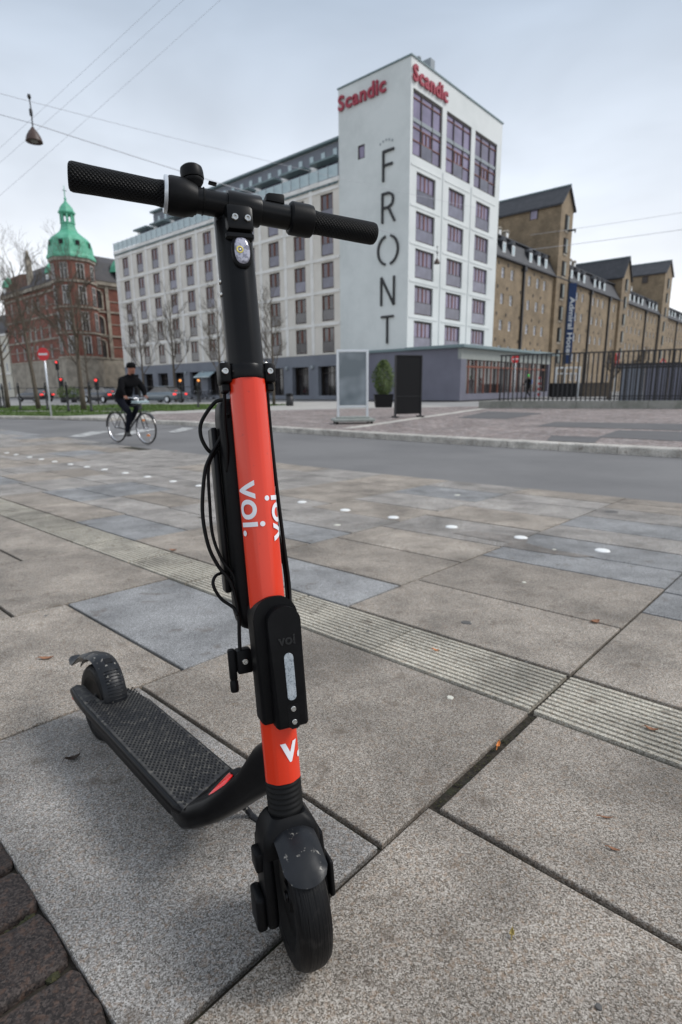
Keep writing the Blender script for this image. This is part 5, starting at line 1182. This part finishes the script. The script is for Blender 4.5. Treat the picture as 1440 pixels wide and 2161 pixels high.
autosm(SP(stem(.268,.797,.0286,.0),'orange_stem_sleeve',M['sc_orange']),24); autosm(SP(stem(.168,.2675,.0288,.0005),'orange_stem_sleeve',M['sc_orange']),24)
b=MB(); b.lathe([(.0292,.797),(.0302,.799),(.0302,.815),(.0292,.818)],None,32); autosm(SP(b,'joint_ring',M['sc_black']),40)
# top cap
b=MB(); b.lathe([(.028,1.035),(.0275,1.045),(.022,1.05),(.001,1.051)],None,24); autosm(SP(b,'stem_cap',M['sc_black']))
# head clamp block in front of the tube
Cb=Vector((.01528,.00586,1.0543)); bt=R(-4.9); bd=Vector((0,math.cos(bt),math.sin(bt)))
bd=Vector((.0,.9975,-.082)).normalized()
BMx=Matrix.Translation(Cb)@bd.to_track_quat('Z','X').to_matrix().to_4x4()   # local z along the bar (towards image right)
b=MB(); b.box(.006,.038,-.0165,.0245,1.012,1.05,bev=.006,seg=2); b.box(.0,.034,-.018,.0235,1.0,1.0115,bev=.003); autosm(SP(b,'clamp_block',M['sc_black']))
def bolt(x,y,z,r=.0052,d=(1,0,0),h=.003):
    Mx=Matrix.Translation((x,y,z))@Vector(d).to_track_quat('Z','Y').to_matrix().to_4x4(); b=MB()
    b.lathe([(r,-.004),(r,h*.6),(r*.85,h),(r*.48,h),(r*.42,h*.2),(.0001,h*.2)],Mx,18); return b
for y in (-.0045,.0145): autosm(SP(bolt(.0385,y,1.0285),'clamp_bolt',M['steel']))
b=MB(); b.lathe([(.0212,-.0255),(.0222,-.0235),(.0222,.0235),(.0212,.0255)],BMx@Matrix.Translation((0,0,.009)),36); autosm(SP(b,'bar_clamp',M['sc_black']))
b=MB(); b.lathe([(.0175,-.112),(.0178,-.11),(.0178,.11),(.0175,.112)],BMx,36); autosm(SP(b,'handlebar',M['sc_black']))
for z0,z1,r in ((-.012,-.0095,.0205),(.0285,.031,.0205),(-.052,-.05,.0192)):
    b=MB(); b.lathe([(r-.001,z0),(r,z0+.0004),(r,z1-.0004),(r-.001,z1)],BMx,32); autosm(SP(b,'bar_ring',M['sc_rubber']))
# throttle collars
b=MB(); b.lathe([(.022,-.1015),(.0255,-.100),(.0262,-.096),(.0262,-.078),(.0225,-.066),(.0195,-.060)],BMx,36); autosm(SP(b,'collar',M['sc_plastic']))
b=MB(); b.lathe([(.0245,-.1065),(.0252,-.1055),(.0252,-.1018),(.0245,-.1012)],BMx,36); autosm(SP(b,'collar_ring',M['alu']))
b=MB(); b.lathe([(.0185,.080),(.022,.0815),(.0242,.084),(.0242,.112),(.0232,.1175),(.0205,.1195)],BMx,36); autosm(SP(b,'collar',M['sc_plastic']))
b=MB(); b.box(.006,.024,-.029,-.021,.078,.105,bev=.004,seg=2,M4=BMx); 
autosm(SP(b,'thumb_lever',M['sc_plastic']))
b=MB(); b.box(-.012,.012,-.032,-.018,-.088,-.06,bev=.004,seg=2,M4=BMx); autosm(SP(b,'thumb_lever',M['sc_plastic']))
# grips in own frame so that the knurl follows them
def grip(z0,z1,prf):
    b=MB(); b.lathe(prf,None,48); o=b.build('grip',M['sc_grip'],sc,SM@BMx); autosm(o,60); return o
grip(0,0,[(.0175,-.1066),(.0180,-.1085),(.0170,-.118),(.0172,-.13),(.0177,-.16),(.0183,-.20),(.0190,-.220),(.0191,-.2255),(.0180,-.229),(.015,-.2305),(.0001,-.2308)])
grip(0,0,[(.0175,.1198),(.0178,.122),(.0168,.130),(.0170,.145),(.0171,.17),(.0173,.205),(.0172,.224),(.0160,.2285),(.013,.2308),(.0001,.231)])
# bell
bx=BMx@Matrix.Translation((0,0,-.061)); upv=(SM.to_3x3()@Vector((0,0,1)))
b=MB(); Mb=Matrix.Translation(BMx@Vector((0,0,-.0615)))@Matrix.Rotation(R(4),4,'X')@Matrix.Translation((.004,0,.0025))@Matrix.Scale(.88,4)
b.lathe([(.010,.014),(.0155,.0215),(.0170,.024),(.0172,.0265),(.0165,.0275)],Mb,28); b.lathe([(.0182,.0278),(.0190,.030),(.0190,.0405),(.0180,.0455),(.0145,.0485),(.008,.0495),(.0001,.0498)],Mb,32); autosm(SP(b,'bell',M['sc_plastic']))
b=MB(); b.box(-.004,.006,.0195,.033,.0275,.0305,bev=.001,M4=Mb@Matrix.Rotation(R(-12),4,'X')); autosm(SP(b,'bell_lever',M['sc_black']))
# small switch box on the bar
b=MB(); b.extr([(.0,.014),(.0,.0235),(.004,.0265),(.026,.0285),(.029,.027),(.029,.014)],'x',-.011,.013,bev=.002,M4=Matrix.Translation(BMx@Vector((0,0,.042)))@Matrix.Rotation(bt,4,'X')); autosm(SP(b,'switch_box',M['sc_plastic']))
# headlight
def oval(cy,cz,ry,rz,n=36,p=2.5): 
    return [(cy+ry*math.copysign(abs(math.cos(2*PI*k/n))**(2/p),math.cos(2*PI*k/n)),cz+rz*math.copysign(abs(math.sin(2*PI*k/n))**(2/p),math.sin(2*PI*k/n))) for k in range(n)]
hz_=.9835; hy=.0035
b=MB(); b.loft([[(x,y,z) for y,z in oval(hy,hz_,.0145*s_,.0235*s_)] for x,s_ in ((.018,1.08),(.0295,1.08),(.0318,1.0),(.0322,.86))],smooth=True); autosm(SP(b,'headlight_bezel',M['sc_plastic']),50)
b=MB(); b.loft([[(x,y,z) for y,z in oval(hy,hz_,.0115*s_,.0192*s_)] for x,s_ in ((.030,1.02),(.0328,1.0),(.0345,.8),(.0352,.4))],smooth=True); h_=SP(b,'headlight_lens',M['lens']); autosm(h_,60)
b=MB(); b.lathe([(.0052,0),(.0052,.0012),(.0036,.0014),(.0034,.0002)],Matrix.Translation((.0345,hy-.004,hz_))@Matrix.Rotation(R(90),4,'Y'),18); o=b.build('bulb_ring',M['bulb'],h_)
b=MB(); b.lathe([(.002,0),(.002,.0016),(.0001,.002)],Matrix.Translation((.0348,hy-.004,hz_))@Matrix.Rotation(R(90),4,'Y'),12); b.build('bulb_core',M['steel'],h_)
for z in (.946,.927): autosm(SP(bolt(.004,-.0285,z,.0042,(0,-1,0),.002),'stem_bolt',M['steel']))
# clamp lugs at the joint
for s_,yy in ((-1,-.0345),(1,.0345)):
    b=MB(); b.box(-.016,.017,yy-.009,yy+.009,.792,.822,bev=.004,seg=2); b.box(-.012,.010,yy-.006,yy+.006,.779,.7915,bev=.002); autosm(SP(b,'cable_clamp',M['sc_plastic']))
    autosm(SP(bolt(.0175,yy-.001,.808,.0052),'clamp_bolt',M['steel'])); autosm(SP(bolt(-.004,yy-s_*.002,.8225,.005,(0,0,1),.004),'clamp_bolt',M['steel']))
# external battery pack behind the stem
b=MB(); ol=[(.774,.010),(.778,0),(.774,-.010)]
def bring(z,s_): return [(-.066+.034*s_*math.copysign(abs(math.cos(a))**.45,math.cos(a)),-.006+.035*s_*math.copysign(abs(math.sin(a))**.45,math.sin(a)),z) for a in [2*PI*k/28 for k in range(28)]]
b.loft([bring(z,s_) for z,s_ in ((.400,.55),(.404,.75),(.412,.9),(.43,1),(.75,1),(.768,.94),(.777,.8),(.779,.6))],smooth=True); autosm(SP(b,'battery_pack',M['sc_plastic']),40)
b=MB(); b.box(-.094,-.060,-.0525,-.0425,.462,.735,bev=.003,seg=2); autosm(SP(b,'battery_rail',M['sc_black']))
b=MB(); b.box(-.045,-.028,-.02,.02,.44,.78); SP(b,'battery_mount',M['sc_black'])
# cables
def catmull(P,n=6):
    P=[Vector(p) for p in P]; out=[]
    for i in range(len(P)-1):
        p0=P[max(i-1,0)]; p1=P[i]; p2=P[i+1]; p3=P[min(i+2,len(P)-1)]
        for k in range(n):
            t=k/n; out.append(.5*((2*p1)+(-p0+p2)*t+(2*p0-5*p1+4*p2-p3)*t*t+(-p0+3*p1-3*p2+p3)*t**3))
    out.append(P[-1]); return out
def cable(P,r=.0026,name='cable'): 
    b=MB(); b.tube(catmull(P),r,8); SP(b,name,M['sc_rubber'])
cable([(-.035,-.03,.775),(-.045,-.045,.772),(-.055,-.066,.745),(-.055,-.070,.722),(-.055,-.062,.700),(-.06,-.05,.69)],.0032)
cable([(-.03,-.028,.752),(-.045,-.030,.735),(-.055,-.045,.708),(-.05,-.060,.685),(-.045,-.071,.66),(-.045,-.080,.60),(-.045,-.076,.546),(-.045,-.063,.51),(-.04,-.046,.481),(-.035,-.040,.434),(-.03,-.043,.395),(-.02,-.046,.372)],.0031)
cable([(-.06,-.044,.70),(-.055,-.062,.672),(-.055,-.066,.61),(-.055,-.066,.56),(-.05,-.056,.52),(-.045,-.040,.49),(-.04,-.034,.44)],.0028)
cable([(-.06,-.050,.498),(-.05,-.068,.495),(-.045,-.074,.481),(-.045,-.064,.458),(-.04,-.047,.442),(-.03,-.042,.43)],.0027)
cable([(-.01,-.034,.782),(-.02,-.036,.74),(-.03,-.034,.70),(-.04,-.036,.66)],.0027)
cable([(-.02,.036,.79),(-.035,.040,.75),(-.045,.043,.70),(-.045,.045,.62),(-.045,.048,.54),(-.045,.051,.467),(-.03,.045,.42)],.0033)
cable([(-.025,.033,.79),(-.04,.036,.73),(-.05,.036,.66),(-.05,.042,.56),(-.05,.047,.48),(-.035,.042,.42)],.0026)
cable([(-.03,.030,.78),(-.06,.034,.76),(-.07,.038,.70),(-.06,.040,.62),(-.055,.045,.50)],.0026)
# side bracket with bolt and plug
b=MB(); b.box(-.040,-.016,-.052,-.028,.338,.376,bev=.003,seg=2); b.box(-.036,-.022,-.064,-.0525,.328,.378,bev=.003,seg=2); b.box(-.045,.0,-.030,-.024,.345,.37,bev=.002); autosm(SP(b,'side_bracket',M['sc_plastic']))
autosm(SP(bolt(-.0155,-.040,.358,.005),'bracket_bolt',M['steel'])); b=MB(); b.lathe([(.006,0),(.0068,.003),(.0068,.016),(.005,.02)],Matrix.Translation((-.029,-.058,.309)),14); autosm(SP(b,'cable_plug',M['sc_plastic']))
# front cover
def archo(cy,hw,z0,z1,r,n=10,rb=.004):
    o=[(cy-hw+rb,z0),(cy+hw-rb,z0),(cy+hw,z0+rb)]
    o+=[(cy+hw-r+r*math.cos(R(a)),z1-r+r*math.sin(R(a))) for a in [90*k/n for k in range(n+1)]]
    o+=[(cy-hw+r+r*math.cos(R(a)),z1-r+r*math.sin(R(a))) for a in [90+90*k/n for k in range(n+1)]]
    return o+[(cy-hw,z0+rb)]
b=MB(); b.extr(archo(.0035,.0345,.2675,.463,.032),'x',-.012,.034,bev=.007,seg=3); autosm(SP(b,'front_cover',M['sc_plastic']),32)
b=MB(); b.extr(archo(.0115,.0255,.263,.448,.0235),'x',.020,.052,bev=.006,seg=3); autosm(SP(b,'front_cover_panel',M['sc_plastic']),32)
b=MB(); b.extr([(.013+.0072*math.cos(R(a)),(.371 if a<=180 else .313)+.0072*math.sin(R(a))) for a in list(range(0,181,20))+list(range(180,361,20))],'x',.0515,.0531,bev=.0004,seg=1); autosm(SP(b,'front_reflector',M['sc_reflect']))
b=MB(); b.extr(archo(.0135,.0085,.262,.300,.004),'x',.0505,.0523); SP(b,'screw_recess',M['sc_black'])
for z in (.2925,.2725): autosm(SP(bolt(.0523,.0135,z,.0042,(1,0,0),.002),'cover_screw',M['steel']))
def flat_text(s,size,cy,cz,x,mat,name,ex=.0004,off=0,parent=None):
    me=textmesh(s,size,ex,off); me.materials.append(mat); o=bpy.data.objects.new(name,me); C.objects.link(o); o.parent=sc
    o.matrix_basis=SM@Matrix.Translation((x,cy,cz))@Matrix(((0,0,1,0),(1,0,0,0),(0,1,0,0),(0,0,0,1))); return o
flat_text('voi',.022,.013,.398,.0522,M['emboss'],'embossed_logo',.0009,.0006)
def wrap_text(s,size,mode,ang0,zc,r,name,off=.0):
    """wrap lettering on the stem. mode 'down': reads downward, 'up': reads upward, 'flat': upright"""
    me=textmesh(s,size,0,off)
    bm=bmesh.new(); bm.from_mesh(me)
    bmesh.ops.triangulate(bm,faces=bm.faces); bmesh.ops.subdivide_edges(bm,edges=[e for e in bm.edges if e.calc_length()>size*.12],cuts=3)
    bmesh.ops.subdivide_edges(bm,edges=[e for e in bm.edges if e.calc_length()>.003],cuts=2)
    bmesh.ops.triangulate(bm,faces=bm.faces)
    for v in bm.verts:
        x,y=v.co.x,v.co.y
        if mode=='down': a=ang0+y/r; z=zc-x
        elif mode=='up': a=ang0-y/r; z=zc+x
        else: a=ang0+x/r; z=zc+y
        v.co=Vector((r*math.cos(a),r*math.sin(a),z))
    bm.to_mesh(me); bm.free(); me.materials.append(M['sc_white']); o=bpy.data.objects.new(name,me); C.objects.link(o); o.parent=sc; o.matrix_basis=SM; return o
wrap_text('voi.',.060,'down',R(-38),.598,.0292,'stem_logo',.0008); wrap_text('voi.',.060,'up',R(50),.590,.0292,'stem_logo',.0008); wrap_text('v.',.062,'flat',R(30),.222,.0293,'stem_logo',.0012)
# bellows and fork
b=MB(); pr=[(.0265,.1675)]
for k in range(6): z=.162-.0085*k; pr+=[(.0268,z+.004),(.0284,z+.0025),(.0284,z),(.0262,z-.0015)]
pr+=[(.0275,.108),(.0275,.10)]; b.lathe(pr,None,40); autosm(SP(b,'bellows',M['sc_rubber']),50)
def forkring(z,hy0,hy1,x0,x1,rr=.012,n=4):
    cs=[(x1-rr,hy1-rr,0),(x0+rr,hy1-rr,90),(x0+rr,hy0+rr,180),(x1-rr,hy0+rr,270)]; o=[]
    for cx,cy,a0 in cs:
        for k in range(n+1): a=R(a0+90*k/n); o.append((cx+rr*math.cos(a),cy+rr*math.sin(a),z))
    return o
b=MB(); b.loft([forkring(*q) for q in ((.062,-.049,.045,-.034,.036),(.075,-.0485,.0445,-.034,.038),(.092,-.046,.042,-.033,.038),(.104,-.040,.037,-.031,.035),(.112,-.033,.031,-.028,.031),(.116,-.028,.028,-.024,.027))],smooth=True); autosm(SP(b,'fork_crown',M['sc_plastic']),28)
for s_,y0,y1 in ((-1,-.0515,-.0335),(1,.0335,.050)):
    b=MB(); b.loft([forkring(z,a,c,x0,x1,.006) for z,a,c,x0,x1 in ((-.044,y0+.002,y1,-.002,.034),(-.034,y0,y1,-.010,.040),(.0,y0,y1,-.020,.040),(.05,y0+.001,y1,-.030,.034),(.075,y0+.003,y1,-.032,.030))],smooth=True); autosm(SP(b,'fork_leg',M['sc_plastic']),30)
b=MB(); b.box(-.016,.032,-.0665,-.050,-.047,.006,bev=.006,seg=3); b.box(-.010,.024,-.0600,-.045,.040,.070,bev=.004,seg=2); autosm(SP(b,'axle_cover',M['sc_plastic']),30)
b=MB(); b.box(.0,.044,.049,.0585,-.022,.036,bev=.005,seg=3); autosm(SP(b,'axle_cover',M['sc_plastic']),30)
# front wheel
WX,WZ=.029,-.004
def torus_wheel(cx,cy,cz,R0,hw,name,mk,profp=None):
    b=MB(); N=64; rt=.024
    pr=[(R0-.030,-hw*.92),(R0-.016,-hw),(R0-.007,-hw*.86),(R0-.0015,-hw*.52),(R0,-hw*.2),(R0,hw*.2),(R0-.0015,hw*.52),(R0-.007,hw*.86),(R0-.016,hw),(R0-.030,hw*.92),(R0-.034,hw*.6),(R0-.034,-hw*.6)]
    b.loft([[(r*math.cos(2*PI*k/N),y,r*math.sin(2*PI*k/N)) for r,y in pr] for k in range(N)],close=True,smooth=True)
    w=b.build(name,M['sc_tyre'],sc,mk@Matrix.Translation((cx,cy,cz))); autosm(w,40)
    Mx=Matrix.Rotation(R(-90),4,'X'); b=MB(); b.lathe([(.001,-hw*.66),(.02,-hw*.7),(.024,-hw*.5),(R0-.045,-hw*.55),(R0-.034,-hw*.85),(R0-.030,-hw*.9),(R0-.029,-hw*.5),(R0-.029,hw*.5),(R0-.030,hw*.9),(R0-.034,hw*.85),(R0-.045,hw*.55),(.024,hw*.5),(.02,hw*.7),(.001,hw*.66)],Mx,40)
    o=b.build('rim',M['sc_plastic'],w); autosm(o,30); b=MB(); b.lathe([(.007,-hw*.8),(.008,-hw*.78),(.008,hw*.78),(.007,hw*.8)],Mx,16); b.build('axle',M['sc_black'],w); return w
fw=torus_wheel(WX,.0,WZ,.100,.0265,'front_wheel',SM)
# mudguard, front
def guard(cx,cy,cz,r,hw,a0,a1,name,mk,n=18,lift=None,mat='sc_scratched',th=.0022):
    b=MB(); rings=[]
    for i in range(n+1):
        a=R(a0+(a1-a0)*i/n); t=i/n; wsc=min(1,.80+1.6*t) if name!='x' else 1
        rr=r+(lift(t) if lift else 0); sec=[]
        for j in range(13):
            p=-1+2*j/12; y=hw*wsc*p; dr=-.011*abs(p)**2.6; 
            sec.append((rr+dr,y))
        sec2=[(q[0]-th,q[1]*.955) for q in reversed(sec)]
        # rounded lower lip
        rings.append([(cx+q[0]*math.cos(a),cy+q[1],cz+q[0]*math.sin(a)) for q in sec+sec2])
    b.loft(rings,smooth=True); o=b.build(name,M[mat],sc,mk); autosm(o,50); return o
fg=guard(WX,0,WZ,.1075,.0325,36,118,'front_mudguard',SM)
# rounded lip of the front guard
for v in fg.data.vertices:
    a=math.degrees(math.atan2(v.co.z-WZ,v.co.x-WX))
    if a<52:
        k=(52-a)/16; v.co.z+= .012*k*(abs(v.co.y)/.026)**2
# ---- body: neck, deck
YO=.008
def nring(x,z0,z1,hy,yo=YO,dx=0,e=.55):
    o=[]; cz=(z0+z1)/2; hz2=(z1-z0)/2
    for k in range(24):
        a=2*PI*k/24; c,s_=math.cos(a),math.sin(a)
        o.append((x+dx*math.copysign(abs(s_)**e,s_),yo+hy*math.copysign(abs(c)**e,c),cz+hz2*math.copysign(abs(s_)**e,s_)))
    return o
b=MB(); b.loft([nring(.325,.080,.120,.060),nring(.30,.078,.128,.066),nring(.272,.085,.136,.069,dx=.004),nring(.250,.099,.147,.064,dx=.008),nring(.222,.121,.164,.048,dx=.012),nring(.19,.152,.194,.036,yo=.003,dx=.014),nring(.15,.190,.238,.029,yo=.001,dx=.014),nring(.11,.228,.298,.025,yo=-.001,dx=.016),nring(.075,.258,.334,.023,yo=-.003,dx=.012)],smooth=True); autosm(BP(b,'neck',M['sc_black']),38)
b=MB(); b.box(-.040,.040,-.016,.016,-.012,.003,bev=.006,seg=3,M4=Matrix.Translation((.259,YO-.010,.150))@Matrix.Rotation(R(-63),4,'Z')@Matrix.Rotation(R(-14),4,'X')); b.box(.236,.272,-.052,-.026,.135,.166,bev=.007,seg=2); autosm(BP(b,'deck_nose',M['sc_plastic']),34)
def deckout(s_=0,z=0):
    hw=.0725-s_
    pts=[(.262+s_,-.052),(.272+s_*.8,-hw+.006),(.292,-hw),(.55,-hw),(.70,-hw+.001),(.79,-hw+.018),(.835,-.045+s_),(.87,-.041+s_),(.885-s_,-.032),(.80,-.032),(.775-s_,-.028),(.772-s_,.028),(.80,.032),(.885-s_,.032),(.90-s_,.045),(.89-s_,.062-s_*.5),(.835,hw-.003),(.76,hw),(.55,hw),(.292,hw),(.272+s_*.8,hw-.006),(.262+s_,.052)]
    return [(x,y+YO,z) for x,y in pts]
b=MB(); b.loft([deckout(.0065,.112),deckout(.001,.118),deckout(0,.124),deckout(.0015,.129),deckout(.0035,.132),deckout(.007,.1328)]); autosm(BP(b,'deck',M['sc_black']),30)
b=MB(); b.loft([[(x,y*sy+YO,z) for x,y in ((.30,-.06),(.34,-.066),(.74,-.066),(.80,-.05),(.80,.05),(.74,.066),(.34,.066),(.30,.06))] for z,sy in ((.062,.55),(.068,.72),(.085,.9),(.1115,.97))]); autosm(BP(b,'battery_floor',M['sc_plastic']),30)
sl=lambda P_:[((.290-.40*(y-YO)) if x<.30 else x,y,z) for x,y,z in P_]
b=MB(); b.loft([sl(deckout(.0085,.1326)),sl(deckout(.009,.1352)),sl(deckout(.0105,.1358))]); autosm(BP(b,'deck_mat',M['sc_mat']),30)
b=MB(); i=0; x=.276
while x<.785:
    y=-.058+(.0052 if i%2 else 0)
    while y<.059:
        if not(x>.752 and abs(y)<.038) and x>.298-.40*y:
            cx,cy=x,y+YO; L1,w_=.0048,.0030
            vs=[b.bm.verts.new(p) for p in ((cx-L1,cy,.1359),(cx,cy-w_,.1359),(cx+L1,cy,.1359),(cx,cy+w_,.1359))]; tv=[b.bm.verts.new(p) for p in ((cx-L1*.6,cy,.1376),(cx,cy-w_*.6,.1376),(cx+L1*.6,cy,.1376),(cx,cy+w_*.6,.1376))]
            b.bm.faces.new(tv)
            for k in range(4): b.bm.faces.new((vs[k],vs[(k+1)%4],tv[(k+1)%4],tv[k]))
        y+=.0104
    x+=.0068; i+=1
o=BP(b,'mat_studs',M['sc_stud']); o['kind']='stuff'
b=MB(); b.box(-.036,.036,-.0072,.0072,-.001,.0025,bev=.002,seg=2,M4=Matrix.Translation((.2515,YO-.008,.1582))@Matrix.Rotation(R(-63),4,'Z')@Matrix.Rotation(R(-14),4,'X')); autosm(BP(b,'red_reflector',M['sc_red']))
b=MB(); b.box(.83,.875,.0675,.0705,.108,.124,bev=.001); BP(b,'red_reflector',M['sc_red'])
# rear wheel and guard
rw_=torus_wheel(.845,YO,.092,.101,.022,'rear_wheel',Matrix())
GL=lambda t:.027*math.sin(PI*min(1,t*.95))
g=guard(.845,YO,.096,.108,.0285,192,52,'rear_mudguard',Matrix(),n=28,lift=GL)
b=MB(); rings=[]; a=R(58); tt=(192-58)/140; x0=.845+(.109+GL(tt))*math.cos(a); z0=.096+(.109+GL(tt))*math.sin(a)
for i in range(13):
    t=i/12; x=x0-.03+.165*t; z=z0+.017-.078*t+.020*math.sin(PI*min(1,t*1.3))*(1-t)-.0*t+(.022*(t-.78)/.22 if t>.78 else 0); hw=.0265-.0035*t+(-.006*(t-.85)/.15 if t>.85 else 0)
    rings.append([(x,YO-hw,z-.008),(x,YO-hw*.7,z-.001),(x,YO,z),(x,YO+hw*.7,z-.001),(x,YO+hw,z-.008),(x,YO+hw*.9,z-.0105),(x,YO,z-.0045),(x,YO-hw*.9,z-.0105)])
b.loft(rings,smooth=True); autosm(BP(b,'brake_pedal',M['sc_scratched']),45)
for k in range(15):
    a=R(176-3.6*k); t=(192-math.degrees(a))/140; rr=.108+GL(t)+.0004
    b=MB(); b.tube([(.845+(rr-.003)*math.cos(a),YO-.019,.096+(rr-.003)*math.sin(a)),(.845+rr*math.cos(a),YO-.009,.096+rr*math.sin(a)),(.845+rr*math.cos(a),YO+.009,.096+rr*math.sin(a)),(.845+(rr-.003)*math.cos(a),YO+.019,.096+(rr-.003)*math.sin(a))],.0013,5)
    BP(b,'guard_rib',M['sc_scratched'])
a=R(112); t=(192-112)/140; rr=.108+GL(t)
b=MB(); b.box(-.009,.009,-.0095,.0095,-.002,.0012,bev=.001,M4=Matrix.Translation((.845+rr*math.cos(a),YO-.004,.096+rr*math.sin(a)))@Matrix.Rotation(R(112-90)*-1,4,'Y')); BP(b,'guard_slot',M['black_panel'])
# kickstand
b=MB(); b.tube(catmull([(.33,-.05,.066),(.325,-.075,.05),(.318,-.097,.022),(.31,-.104,.009),(.292,-.108,.0065),(.272,-.110,.0085)],4),[.0065]*21,10); b.box(.315,.345,-.055,-.035,.048,.066,bev=.003); autosm(BP(b,'kickstand',M['sc_scratched']))
